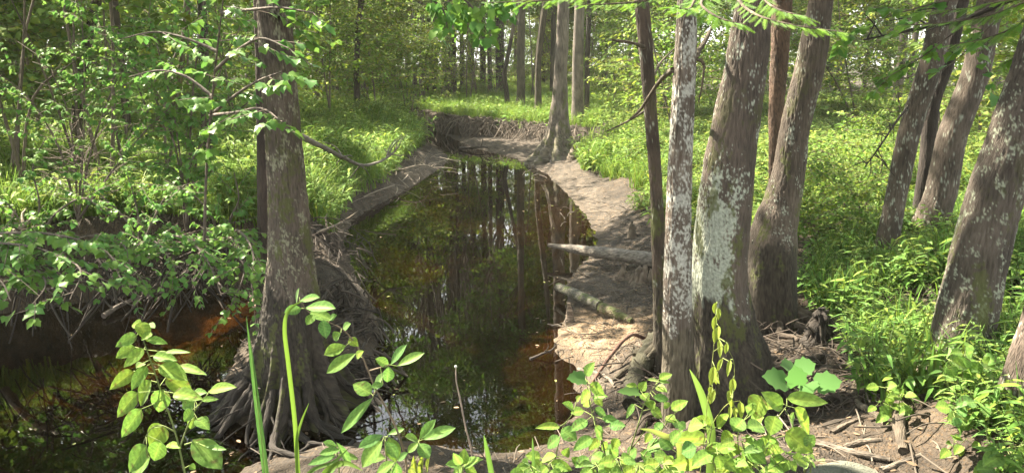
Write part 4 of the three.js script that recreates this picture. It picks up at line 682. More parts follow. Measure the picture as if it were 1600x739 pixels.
console.log('shrubs',
  shrub('overhanging_shrub', 'lobed leaf shrub drooping from the left bank low over the pool', [[[-140, 400, -6.6], [-40, 385, -6.2], [40, 410, -5.8], [70, 445, -5.5], [40, 486, -5.2]], [[-140, 400, -6.6], [-20, 380, -6.1], [70, 392, -5.7], [125, 425, -5.4], [108, 468, -5.2]], [[-140, 400, -6.6], [0, 365, -6.2], [110, 372, -5.8], [172, 400, -5.6], [185, 432, -5.5]], [[-140, 400, -6.6], [-60, 420, -5.8], [0, 440, -5.4], [15, 470, -5.2]]], { singles: 200, leaf: 0.075, gap: 0.08 }),
  shrub('bank_shrub', 'wide leafy shrub on the left bank above the sunlit shoal', [[[215, 405, -7], [200, 350, -7.2], [150, 300, -7.3], [105, 262, -7.2]], [[215, 405, -7], [215, 340, -7.2], [200, 280, -7.4], [185, 235, -7.5]], [[215, 405, -7], [240, 340, -6.9], [265, 300, -6.8], [300, 285, -6.7]], [[215, 405, -7], [260, 370, -6.6], [300, 380, -6.2], [330, 420, -5.9], [345, 462, -5.7]], [[215, 405, -7], [170, 370, -6.7], [130, 370, -6.4], [90, 390, -6.2]], [[215, 405, -7], [230, 375, -6.5], [255, 390, -6.2], [272, 425, -6]], [[215, 405, -7], [190, 380, -6.5], [200, 400, -6.1], [205, 440, -5.9]]], { singles: 220, gap: 0.055 }),
  shrub('bank_shrub', 'twiggy shrub on the left bank beside the slim dark trunk', [[[345, 390, -7.3], [330, 340, -7.2], [300, 305, -7], [260, 290, -6.9]], [[345, 390, -7.3], [360, 340, -7.1], [372, 310, -7], [365, 270, -7]], [[345, 390, -7.3], [355, 370, -6.7], [375, 390, -6.2], [380, 430, -5.9], [360, 478, -5.7]], [[345, 390, -7.3], [320, 370, -6.7], [310, 400, -6.3], [300, 450, -6]], [[345, 390, -7.3], [370, 360, -6.6], [395, 400, -6], [392, 450, -5.8]]], { singles: 160, gap: 0.065 }),
  shrub('bank_shrub', 'pale leaved shrub behind the drooping shrub at the left', [[[50, 385, -7.4], [20, 330, -7.4], [-20, 290, -7.4]], [[50, 385, -7.4], [60, 320, -7.5], [50, 260, -7.6], [70, 215, -7.6]], [[50, 385, -7.4], [90, 330, -7.2], [130, 310, -7.1], [160, 330, -7]], [[50, 385, -7.4], [20, 355, -6.9], [-10, 350, -6.6]]], { singles: 120, gap: 0.06 }),
  shrub('tall_shrub', 'tall thin stemmed shrub filling the left behind the lower shrubs', [[[120, 345, -8.4], [115, 250, -8.5], [100, 160, -8.6], [60, 80, -8.7]], [[120, 345, -8.4], [140, 240, -8.5], [170, 150, -8.5], [210, 60, -8.5]], [[120, 345, -8.4], [90, 230, -8.3], [40, 150, -8.2], [-10, 110, -8.1]], [[120, 345, -8.4], [180, 260, -8.3], [240, 190, -8.2], [300, 140, -8.1]], [[120, 345, -8.4], [130, 200, -8.6], [130, 100, -8.6], [125, 0, -8.7]]], { singles: 120, gap: 0.032, twig: 0.6 }),
  shrub('tall_shrub', 'tall arching shrub reaching towards the grey tree', [[[290, 360, -8.2], [280, 240, -8.2], [260, 130, -8.1], [230, 20, -8]], [[290, 360, -8.2], [310, 230, -8.1], [340, 120, -7.9], [380, 30, -7.7]], [[290, 360, -8.2], [300, 250, -8], [350, 190, -7.8], [400, 150, -7.6]], [[290, 360, -8.2], [270, 220, -8.2], [220, 120, -8.3], [150, 40, -8.4]], [[290, 360, -8.2], [300, 150, -8.1], [310, 60, -8], [320, -20, -8]]], { singles: 120, gap: 0.05, twig: 0.55 }),
  shrub('maple_sapling', 'slender sapling whose lobed leaves hang across the grey trunk', [[[318, 402, -6.3], [322, 260, -6.1], [335, 110, -5.8], [350, -20, -5.6]], [[335, 110, -5.8], [375, 75, -5.3], [410, 60, -5], [450, 75, -4.8]], [[328, 180, -6], [365, 150, -5.5], [405, 125, -5], [440, 112, -4.8]], [[328, 180, -6], [370, 175, -5.4], [410, 170, -5], [440, 190, -4.8]], [[345, 20, -5.6], [390, 15, -5.2], [440, 12, -4.9], [490, 20, -4.8]], [[338, 80, -5.8], [290, 60, -5.9], [240, 50, -6], [190, 60, -6]], [[330, 150, -6], [290, 120, -6.1], [250, 110, -6.2], [200, 120, -6.3]]], { singles: 160, gap: 0.16, leaf: 0.075, from: 0.35 }));

// ------------------------------------------------------------------ plants in the foreground, leaf by leaf
R = rngOf(808);
// veins, mottling and chewed spots of a broad leaf
const veinAt = (u, v) => { const s = Math.abs(u * 2 - 1), ph = v * 8.5 - s * 2.1 + (u > 0.5 ? 0.25 : 0) + 0.12 * n2(u * 5, v * 5), f = Math.abs(ph - Math.round(ph)), fine = Math.abs(n2(u * 26, v * 30)); return [Math.max(s < 0.05 ? 1 : 0, clamp(1 - f / 0.07, 0, 1) * (1 - 0.5 * s)), fine]; };
const veinMap = dataTex(256, (u, v) => { const [a, f] = veinAt(u, v), m = 0.88 + 0.07 * n2(u * 4, v * 6) + 0.05 * f, spot = n2(u * 9 + 3, v * 11) + 0.5 * n2(u * 30, v * 30) > 0.98; return spot ? [0.62, 0.42, 0.3] : [m + 0.1 * a, m + 0.08 * a, m + 0.12 * a]; });
const veinBump = dataTex(256, (u, v) => { const [a, f] = veinAt(u, v), g = 0.6 - 0.4 * a + 0.2 * f; return [g, g, g]; }, false);
Object.assign(M.freshLeaf, { map: veinMap, bumpMap: veinBump, bumpScale: 0.0012 });
function bladeGeo(prof, { fold = 0.25, curl = 0.3, wave = 0.02, vein = 1, seg = 12, brown = 0, c = [0.2, 0.34, 0.06] } = {}) {   // unit blade along y; prof(t) = half width
  const pos = [], col = [], idx = [], uv = [], m = 4;
  for (let j = 0; j <= seg; j++) for (let i = -m / 2; i <= m / 2; i++) {
    const t = j / seg, s = i / (m / 2), w = prof(t), x = s * w;
    uv.push(s * 0.5 + 0.5, t); pos.push(x, t, fold * Math.abs(x) - curl * t * t + wave * Math.sin(t * 19 + i * 2) * Math.abs(s));
    const k = i === 0 ? 1 + 0.35 * vein : 1 + 0.13 * vein * ((j + Math.abs(i)) % 2 ? 1 : -1) + rr(-0.05, 0.05), sick = brown && n2(t * 5 + brown * 9, s * 2.4 + brown) > 0.55 ? 1 : 0, q = [c[0] * k * (i === 0 ? 1.15 : 1), c[1] * k, c[2] * k]; col.push(...(sick ? [0.16, 0.12, 0.05] : q));
    if (j < seg && i < m / 2) { const v = j * (m + 1) + i + m / 2, n = v + m + 1; idx.push(v, v + 1, n, v + 1, n + 1, n); }
  }
  const g = new THREE.BufferGeometry();
  g.setAttribute('position', new THREE.Float32BufferAttribute(pos, 3)); g.setAttribute('color', new THREE.Float32BufferAttribute(col, 3)); g.setAttribute('uv', new THREE.Float32BufferAttribute(uv, 2)); g.setIndex(idx); g.computeVertexNormals();
  return g;
}
const ovate = (w, p = 0.36) => (t) => (t >= 1 ? 0 : w * Math.pow(Math.sin(Math.PI * Math.pow(t, Math.log(0.5) / Math.log(p))), 0.8) * (t > 0.85 ? 0.85 : 1)) + (t <= 0 || t >= 1 ? 0.004 : 0);
const KIND = {
  ovate: [0, 1, 2, 3, 4].map((b) => bladeGeo(ovate(0.5, rr(0.32, 0.4)), { brown: b % 2 ? b : 0, fold: rr(0.1, 0.35), curl: rr(0.05, 0.3), wave: rr(0.01, 0.03) })),
  round: [0, 1, 2].map((b) => bladeGeo(ovate(0.5, rr(0.42, 0.48)), { brown: b, fold: rr(0.1, 0.3), curl: rr(0.05, 0.25), wave: 0.015, c: [0.17, 0.32, 0.07] })),
  lance: [0, 1, 2].map(() => bladeGeo(ovate(0.5, rr(0.45, 0.55)), { fold: rr(0.1, 0.4), curl: rr(0.1, 0.4), wave: 0.01, c: [0.17, 0.315, 0.07] })),
  lobed: [0, 1].map(() => tinted(leafShape([[0, 0], [0.3, 0.06, -0.08], [0.5, 0.2, 0.14], [0.42, 0.36], [0.52, 0.52, 0.56], [0.36, 0.64], [0.3, 0.78, 0.8], [0.12, 0.88], [0, 1]], 0.15, 0.2), [0.13, 0.27, 0.07])),
  spike: [bladeGeo(ovate(0.5, 0.45), { fold: 0.8, curl: 0.1, wave: 0, seg: 5, c: [0.2, 0.29, 0.05] })],
};
const freshMats = [[0.9, 1, 0.9], [1.05, 1.05, 0.85], [1.25, 1.15, 0.8], [0.8, 0.95, 1.0], [1.35, 1.2, 0.85]].map((c) => { const m = M.freshLeaf.clone(); m.color.setRGB(...c); return m; });
const away = camera.position;
function plant(name, label, z, stems, leaves, o = {}) {
  const g = thing(name, label, o.category ?? 'plant', o.group), lines = [];
  stems.forEach((st, i) => {
    const pts = st.map(([a, b, dz = 0]) => Z(a, b, z + dz)), first = pts[0];
    if (i === 0 || o.eachRooted) pts.unshift(V(first.x + rr(-0.05, 0.05), H(first.x, first.z) - 0.02, first.z));
    part(g, 'stem', polyTube(pts, (o.r ?? 0.0045) * (i ? 0.65 : 1), (o.r ?? 0.0045) * 0.4, o.stemColor ?? [0.16, 0.2, 0.06], 6, 30, 0.05), M.bark);
    const cv = new THREE.CatmullRomCurve3(pts); for (let k = 0; k <= 40; k++) lines.push(cv.getPoint(k / 40));
  });
  for (const [bx, by, tx, ty, w, kind = o.kind ?? 'ovate', tone] of leaves) {
    const dz = rr(-0.07, 0.09), b = Z(bx, by, z + dz), t = Z(tx, ty, z + dz + rr(-0.02, 0.06)), d = t.clone().sub(b), len = d.length(), toCam = away.clone().sub(b).normalize();
    const n = toCam.multiplyScalar(0.75).add(V(rr(-0.35, 0.35), rr(0.35, 0.9), 0)), ks = KIND[kind], px = b.distanceTo(away) / F;
    const m = part(g, 'leaf', ks[Math.floor(R() * ks.length)], freshMats[tone ?? (R() < 0.45 ? 0 : R() < 0.6 ? 1 : R() < 0.6 ? 2 : 3)]);
    basis(b, d, n, len, kind === 'lobed' ? w * px : w * px * 1.12).decompose(m.position, m.quaternion, m.scale);
    let best = null, bd = 1e9; for (const p of lines) { const q = p.distanceTo(b); if (q < bd) { bd = q; best = p; } }
    if (best && bd > 0.008 && bd < 0.3) part(g, 'petiole', stick(best.clone(), b.clone(), 0.0016, [0.17, 0.22, 0.06]), M.litter);
  }
  return g;
}
const zoomed = (ox, oy, s, list) => list.map(([a, b, c, d, w, ...k]) => [ox + a / s, oy + b / s, ox + c / s, oy + d / s, w / s, ...k]);
const zl = (ox, oy, s, st) => st.map((l) => l.map(([a, b, dz]) => [ox + a / s, oy + b / s, dz ?? 0]));
plant('leafy_plant', 'tall plant with pointed oval leaves in pairs in front of the pool', -2.3, zl(0, 370, 2, [[[580, 760], [545, 610], [510, 510], [480, 420], [455, 350], [430, 280]], [[560, 660], [585, 590], [610, 540], [650, 490]], [[545, 610], [500, 590], [470, 600], [440, 660]], [[575, 650], [605, 640]]]),
  zoomed(0, 370, 2, [[432, 268, 462, 322, 36, 'ovate', 2], [440, 272, 405, 275, 26, 'ovate', 2], [455, 275, 480, 280, 24], [425, 308, 353, 342, 32], [420, 345, 356, 376, 34], [447, 350, 383, 408, 32], [460, 322, 522, 330, 24], [478, 372, 548, 382, 32], [515, 360, 592, 358, 16], [415, 420, 338, 476, 36], [456, 404, 406, 478, 32], [498, 402, 582, 442, 46], [555, 404, 642, 426, 26], [516, 440, 608, 492, 48], [540, 488, 628, 502, 38], [470, 450, 424, 532, 44], [428, 486, 354, 568, 42], [508, 478, 488, 558, 48], [440, 538, 368, 634, 40], [606, 512, 562, 536, 38, 'round'], [515, 592, 458, 654, 58], [500, 640, 478, 702, 46], [456, 652, 388, 742, 50], [466, 690, 398, 764, 42], [600, 634, 692, 722, 66, 'round', 1], [652, 482, 732, 464, 36], [628, 510, 682, 504, 18], [600, 540, 572, 578, 28], [606, 563, 588, 604, 26], [614, 568, 652, 598, 36], [600, 490, 642, 484, 26], [520, 650, 562, 656, 22], [470, 300, 440, 320, 20], [445, 395, 425, 405, 20], [590, 715, 610, 725, 18], [640, 655, 705, 664, 14, 'lance']]));
plant('sedge_plant', 'straight upright green sedge blade beside the buttress roots', -2.45, [[[416, 760], [408, 690], [400, 620], [392, 560]]], [], { category: 'plant', r: 0.002 }).add((() => { const m = new THREE.Mesh(bladeGeo((t) => 0.5 * (1 - t ** 3) + 0.01, { seg: 20, curl: 0.03, fold: 0.5, wave: 0, c: [0.08, 0.17, 0.04] }), freshMats[0]); m.name = 'blade'; const a = Z(416, 750, -2.46), b = Z(384, 494, -2.44); basis(a, b.clone().sub(a), V(0.2, 0.2, 1), a.distanceTo(b), 0.022).decompose(m.position, m.quaternion, m.scale); return m; })());
function ribbon(pts, w, c) {   // a strap blade through points, folded along its middle
  const cv = new THREE.CatmullRomCurve3(pts), pos = [], col = [], idx = [], n = 36;
  for (let i = 0; i <= n; i++) { const u = i / n, p = cv.getPoint(u), t = cv.getTangent(u), s = t.clone().cross(away.clone().sub(p).add(V(0, 0.6, 0))).normalize(), k = w * (1 - Math.pow(u, 4)) * 0.5 + 0.0006, nn = s.clone().cross(t); for (const q of [-1, 0, 1]) { pos.push(...p.clone().addScaledVector(s, q * k).addScaledVector(nn, q ? 0 : -k * 0.4).toArray()); col.push(...c.map((x) => x * (q ? 1 : 1.25))); } if (i < n) { const v = i * 3; idx.push(v, v + 1, v + 3, v + 1, v + 4, v + 3, v + 1, v + 2, v + 4, v + 2, v + 5, v + 4); } }
  const g = new THREE.BufferGeometry(); g.setAttribute('position', new THREE.Float32BufferAttribute(pos, 3)); g.setAttribute('color', new THREE.Float32BufferAttribute(col, 3)); g.setIndex(idx); g.computeVertexNormals(); return g;
}
{
  const root = (x, z) => V(x, H(x, z) - 0.01, z);
  const g = thing('sedge_clump', 'bright strap blade bent over at its tip, with a short side blade', 'plant');
  const p = Z(466, 750, -2.4); part(g, 'blade', ribbon([root(p.x + 0.01, p.z), p, Z(460, 660, -2.4), Z(450, 570, -2.4), Z(444, 515, -2.4), Z(447, 492, -2.41), Z(458, 478, -2.44), Z(474, 470, -2.48)], 0.014, [0.15, 0.25, 0.04]), freshMats[1]);
  part(g, 'blade', ribbon([root(p.x, p.z), Z(463, 690, -2.4), Z(470, 660, -2.4), Z(482, 630, -2.4)], 0.009, [0.12, 0.2, 0.035]), freshMats[1]);
  for (const [label, pts, w, c] of [
    ['broad arching blade low over the muddy shore', [[500, 760], [515, 732], [540, 724], [566, 735]], 0.026, [0.11, 0.19, 0.03]],
    ['long leaning blade beside the arching one', [[470, 760], [488, 735], [520, 722], [545, 700]], 0.014, [0.1, 0.18, 0.04]],
    ['upright pointed blade on the shore by the dry stalk', [[770, 760], [766, 730], [760, 700], [756, 680]], 0.02, [0.1, 0.19, 0.04]],
    ['pale broad blade beside the seed head', [[1112, 680], [1104, 640], [1092, 605], [1078, 577]], 0.03, [0.16, 0.26, 0.06]],
    ['pale yellow blade crossing the leafy plants', [[1060, 690], [1040, 682], [1020, 674], [1000, 670]], 0.022, [0.3, 0.36, 0.1]],
    ['pale blade lying across the bottom leaves', [[1030, 745], [1010, 732], [985, 726], [960, 724]], 0.026, [0.26, 0.33, 0.12]],
    ['short upright blade among the plants at the shore', [[832, 760], [834, 730], [833, 705], [832, 684]], 0.012, [0.09, 0.17, 0.04]]]) {
    const z = -2.55, a = Z(pts[0][0], pts[0][1], z), q = thing('grass_blade', label, 'plant');
    part(q, 'blade', ribbon([root(a.x, a.z), ...pts.map(([x, y], i) => Z(x, y, z + 0.03 * i))], w, c), freshMats[1]);
  }
}
plant('sapling', 'leaning sapling with thin stem and long toothed leaves before the pool', -2.75, [[[634, 720], [617, 665], [600, 632], [585, 605], [560, 545], [535, 515], [505, 500], [478, 484], [464, 458]], [[588, 610], [582, 618]], [[575, 580], [608, 570]]],
  [[463, 476, 464, 450, 11], [468, 470, 497, 463, 13], [476, 481, 522, 479, 20], [482, 488, 520, 498, 16], [470, 482, 444, 488, 15], [490, 492, 478, 506, 13], [503, 500, 510, 527, 17], [515, 500, 525, 492, 10], [535, 515, 545, 505, 12], [532, 520, 518, 530, 14], [540, 540, 506, 553, 18], [556, 552, 508, 582, 19], [545, 530, 560, 540, 14, 'ovate', 2], [556, 558, 566, 548, 12, 'ovate', 2], [580, 615, 551, 598, 22, 'round'], [584, 617, 598, 583, 19], [582, 622, 531, 677, 17, 'lance'], [607, 571, 588, 560, 14], [607, 573, 605, 598, 17], [610, 570, 633, 538, 14], [620, 572, 662, 550, 15], [598, 600, 580, 604, 10]], { stemColor: [0.2, 0.15, 0.1], r: 0.005, kind: 'lance' });
plant('low_plant', 'low plant with fans of long leaflets on the muddy shore', -2.75, [[[606, 750], [602, 700], [600, 682]], [[660, 745], [655, 710], [653, 690]], [[604, 730], [616, 722]]],
  [[598, 680, 559, 699, 15], [597, 689, 564, 730, 24], [607, 683, 619, 722, 21], [606, 679, 631, 669, 10], [602, 690, 622, 716, 16], [616, 722, 584, 742, 16], [618, 722, 621, 748, 14], [621, 720, 637, 707, 10], [602, 716, 568, 714, 18], [653, 688, 635, 680, 14], [655, 686, 679, 656, 14], [660, 687, 711, 667, 17], [654, 691, 636, 707, 11], [655, 693, 670, 716, 19], [612, 735, 596, 752, 14], [640, 730, 650, 752, 10, 'spike', 2], [648, 748, 646, 712, 9, 'spike', 2], [657, 748, 661, 708, 9, 'spike', 2], [668, 738, 671, 712, 8, 'spike', 2]], { kind: 'lance' });
plant('low_plant', 'small plant with narrow leaves beside the bright bent blade', -2.6, [[[530, 760], [528, 720], [525, 700]]], [[525, 691, 549, 727, 11], [531, 703, 498, 709, 12], [526, 698, 505, 690, 10], [528, 710, 560, 716, 10], [524, 712, 480, 725, 12], [528, 722, 505, 745, 12]], { kind: 'lance' });
plant('low_plant', 'bright yellow green seedling at the shore by the dry stalk', -2.6, [[[722, 760], [722, 735], [722, 725]]], [[722, 727, 698, 724, 15], [722, 726, 726, 702, 16], [724, 727, 752, 716, 16], [722, 730, 705, 745, 14], [726, 730, 748, 742, 14], [720, 726, 708, 708, 12]], {});
plant('leafy_plant', 'plant with rounded blue green leaves before the sand patch', -2.75, zl(780, 540, 3.7125, [[[620, 800], [610, 600], [560, 455], [525, 330], [510, 200]], [[300, 800], [330, 640], [370, 480], [430, 390]], [[600, 620], [560, 560], [520, 520]]]),
  zoomed(780, 540, 3.7125, [[500, 190, 400, 185, 90, 'lobed', 0], [505, 175, 545, 95, 60, 'ovate', 0], [525, 225, 622, 288, 66], [530, 270, 460, 330, 70, 'ovate', 2], [545, 300, 625, 290, 44], [530, 320, 480, 345, 60, 'ovate', 2], [492, 378, 416, 388, 56, 'round'], [555, 368, 634, 412, 56, 'round'], [510, 432, 416, 488, 62, 'round'], [556, 464, 606, 550, 64, 'round'], [640, 466, 730, 458, 60, 'round'], [538, 533, 432, 602, 62], [600, 426, 682, 426, 46, 'round'], [432, 372, 378, 328, 54], [352, 530, 270, 592, 66, 'round'], [360, 490, 454, 540, 84, 'round'], [350, 470, 215, 470, 50, 'ovate', 2], [580, 545, 520, 605, 50], [600, 560, 630, 620, 44], [240, 650, 150, 635, 60, 'ovate', 1], [250, 660, 330, 640, 66], [245, 670, 190, 739, 70, 'ovate', 1], [300, 680, 430, 720, 60, 'ovate', 1], [180, 700, 80, 745, 70, 'ovate', 1], [520, 650, 440, 700, 60, 'round'], [540, 640, 630, 680, 76, 'round'], [610, 620, 690, 590, 60, 'round'], [640, 600, 700, 650, 60], [560, 720, 480, 760, 60], [650, 690, 600, 760, 70], [690, 540, 660, 600, 50, 'ovate', 2], [560, 300, 600, 350, 44], [450, 320, 470, 290, 30, 'ovate', 2], [470, 690, 420, 650, 50], [660, 700, 720, 690, 50, 'round'], [380, 640, 400, 600, 46]]));
plant('leafy_plant', 'branching plant with small oval leaves at the foot of the pale trunk', -2.85, zl(780, 540, 3.7125, [[[700, 800], [770, 580], [820, 420], [850, 320], [910, 225]], [[770, 600], [850, 480], [860, 440]], [[840, 640], [940, 500], [990, 420], [1040, 380]], [[840, 350], [790, 300]]]),
  zoomed(780, 540, 3.7125, [[930, 195, 1006, 158, 46, 'ovate', 1], [928, 205, 862, 194, 30], [930, 210, 996, 212, 22], [915, 235, 974, 264, 44, 'ovate', 1], [895, 298, 988, 312, 44, 'round'], [810, 270, 690, 262, 60, 'lobed', 1], [820, 260, 850, 210, 50], [800, 250, 740, 225, 44, 'ovate', 1], [830, 280, 870, 320, 56, 'ovate', 1], [860, 320, 900, 370, 54, 'ovate', 1], [880, 368, 954, 414, 60, 'round'], [1000, 370, 1098, 318, 60], [985, 360, 960, 330, 40], [970, 410, 1022, 440, 60, 'round'], [1000, 440, 1064, 470, 50, 'round'], [950, 450, 900, 490, 44, 'round'], [786, 340, 732, 424, 36], [1040, 450, 1085, 480, 50, 'round'], [880, 510, 850, 560, 40], [800, 600, 740, 650, 70, 'round'], [860, 590, 950, 570, 80, 'round'], [820, 620, 900, 680, 80, 'round'], [900, 650, 980, 640, 80, 'round'], [920, 680, 900, 760, 70, 'round'], [960, 650, 1010, 720, 80, 'round'], [930, 540, 1010, 600, 70, 'round'], [1000, 560, 1080, 530, 60], [860, 690, 800, 740, 70, 'round'], [1030, 620, 1080, 660, 70], [760, 640, 700, 700, 60]]));
plant('leafy_plant', 'sunlit yellow green plant with broad pointed leaves under the seed head', -2.45, zl(1040, 440, 2.47, [[[330, 800], [340, 700], [390, 600], [440, 520], [470, 480]], [[200, 800], [190, 700], [170, 640], [180, 560]], [[350, 660], [440, 600], [540, 600]], [[300, 800], [290, 680], [280, 600], [300, 540]], [[440, 800], [430, 720], [400, 650]]]),
  zoomed(1040, 440, 2.47, [[372, 442, 335, 535, 76, 'ovate', 2], [452, 492, 382, 424, 58, 'ovate', 1], [470, 452, 636, 462, 52, 'ovate', 1], [500, 488, 572, 594, 62, 'ovate', 2], [466, 580, 574, 660, 82, 'ovate', 2], [345, 620, 330, 726, 62, 'ovate', 1], [400, 590, 388, 684, 66, 'ovate', 1], [425, 520, 405, 594, 56, 'ovate', 1], [300, 530, 262, 575, 60, 'round', 1], [225, 650, 305, 645, 48], [160, 606, 20, 604, 58, 'ovate', 2], [90, 560, 155, 545, 54, 'ovate', 1], [230, 650, 146, 650, 56, 'round', 4], [145, 690, 10, 712, 66, 'ovate', 4], [290, 670, 310, 752, 60, 'ovate', 2], [240, 720, 190, 770, 60, 'ovate', 4], [380, 560, 320, 560, 60, 'round', 1], [480, 520, 510, 560, 50], [330, 560, 380, 520, 60], [260, 590, 215, 620, 50, 'ovate', 2], [380, 720, 420, 760, 56, 'ovate', 1], [120, 640, 60, 660, 60, 'round', 3], [60, 690, 10, 760, 70, 'round', 3], [350, 500, 310, 480, 46, 'ovate', 1], [440, 460, 400, 480, 50, 'ovate', 2], [540, 595, 580, 640, 44, 'round', 1], [180, 560, 130, 520, 44, 'ovate', 2], [200, 560, 240, 510, 40, 'ovate', 2], [420, 690, 470, 735, 60, 'lobed', 0], [580, 690, 560, 670, 24], [560, 700, 530, 680, 24, 'ovate', 1], [270, 740, 330, 760, 60, 'ovate', 2], [20, 620, 60, 570, 40]]));
plant('lobed_leaf_plant', 'seedling with three lobed blue green leaves over the mud', -2.75, [[[1268, 720], [1262, 660], [1254, 615], [1250, 590]], [[1254, 615], [1230, 600]], [[1256, 610], [1280, 600]]], [[1228, 598, 1196, 585, 36, 'lobed', 0], [1246, 602, 1244, 575, 32, 'lobed', 0], [1244, 580, 1225, 567, 30, 'lobed', 0], [1248, 578, 1274, 566, 32, 'lobed', 0], [1278, 602, 1316, 592, 38, 'lobed', 0], [1262, 600, 1270, 612, 30, 'lobed', 0]]);
{ // seed head of a woodland grass
  const g = plant('seed_head', 'nodding yellow green grass seed head hanging before the widest trunk', -2.42, zl(1040, 440, 2.47, [[[130, 800], [148, 640], [160, 500], [185, 280], [200, 85]], [[186, 270], [225, 250], [262, 300], [268, 380]], [[162, 590], [200, 520], [245, 470], [290, 460]]]), zoomed(1040, 440, 2.47, [[200, 78, 188, 125, 18], [204, 100, 206, 150, 16], [196, 130, 186, 190, 18], [192, 180, 190, 240, 20], [206, 170, 204, 225, 18], [208, 222, 212, 296, 18], [240, 238, 232, 280, 16], [222, 295, 202, 348, 16], [252, 300, 240, 368, 16], [190, 325, 176, 402, 26], [204, 350, 196, 398, 20], [262, 372, 256, 436, 24], [182, 405, 172, 432, 18], [192, 418, 172, 474, 28], [250, 420, 246, 470, 22], [258, 452, 258, 486, 16], [252, 478, 250, 530, 14], [270, 482, 272, 530, 16], [290, 462, 294, 530, 22], [182, 360, 210, 395, 16]].map((l) => [...l, 'spike', 2])), { r: 0.002, stemColor: [0.28, 0.32, 0.08] });
  const s = thing('dry_stalk', 'thin dry upright stalk standing at the muddy shore', 'stalk');
  const a = Z(738, 712, -3.6); part(s, 'stem', polyTube([V(a.x, H(a.x, a.z) - 0.02, a.z), a, Z(728, 670, -3.6), Z(718, 620, -3.6), Z(713, 596, -3.6), Z(712, 572, -3.6)], 0.006, 0.003, [0.34, 0.27, 0.22], 6, 30, 0.2), M.bark);
  part(s, 'bud', tinted(new THREE.SphereGeometry(0.008, 8, 6).translate(...Z(712, 573, -3.6).toArray()), [0.4, 0.4, 0.36]), M.litter);
}
// leafy plants by the right trunks: leaves set out around short branching stems
function randomPlant(label, spots, z, n, size, kind = 'ovate', name = 'woodland_plant') {
  const stems = [], leaves = [], [x0, y0] = spots[0];
  for (const [x, y] of spots.slice(1)) { stems.push([[x0 + rr(-4, 4), y0], [lerp(x0, x, 0.4) + rr(-5, 5), lerp(y0, y, 0.6)], [x, y]]); for (let i = 0; i < n; i++) { const a = rr(0, 6.283), q = rr(2, 14), bx = x + Math.cos(a) * q, by = y + Math.sin(a) * q * 0.7 + rr(0, 10), l = size * rr(0.6, 1.15); leaves.push([bx, by, bx + Math.cos(a) * l, by + Math.sin(a) * l * 0.6 + l * 0.3, l * 0.62, kind]); } }
  return plant(name, label, z, stems, leaves, { eachRooted: true, stemColor: [0.12, 0.15, 0.05] });
}
randomPlant('bright leafy plant rising before the lichen blotched leaning trunk', [[1500, 640], [1480, 560], [1510, 548], [1532, 560], [1555, 575], [1500, 585], [1540, 600]], -3.4, 5, 27);
randomPlant('low leafy plant beside the looping root on the mud', [[1400, 650], [1385, 605], [1410, 615], [1430, 632], [1375, 625], [1400, 640]], -3.6, 6, 20);
randomPlant('leafy plant with broad leaves below the leaning trunk', [[1530, 690], [1490, 640], [1520, 655], [1550, 650], [1570, 640], [1535, 625]], -3.2, 5, 28, 'round');
randomPlant('small bright seedling on the mud below the leafy plants', [[1500, 715], [1492, 690], [1512, 685]], -3.1, 4, 18);
randomPlant('dark green leafy plant in the corner below the brown trunk', [[1570, 750], [1540, 705], [1575, 700], [1600, 690], [1560, 725]], -2.9, 5, 30, 'lance');
randomPlant('small leafy plant at the foot of the green grass', [[1358, 540], [1350, 520], [1366, 525], [1376, 540]], -4.2, 4, 15);
randomPlant('pale seedling on the mud beside the stone', [[1262, 735], [1258, 712], [1270, 716]], -2.8, 3, 13, 'round');
randomPlant('dense bright plant with pointed leaves at the foot of the seed head', [[1170, 790], [1120, 700], [1160, 690], [1200, 700], [1235, 712], [1140, 730], [1190, 735]], -2.35, 6, 30);
randomPlant('bushy plant with pointed leaves over the near shore', [[985, 800], [930, 722], [965, 715], [1000, 728], [1035, 722], [1060, 735], [950, 740]], -2.4, 6, 26);
randomPlant('small plant with pointed leaves on the shore below the sand patch', [[850, 800], [830, 728], [860, 722], [880, 735], [845, 742]], -2.5, 5, 22);
console.log('plants');

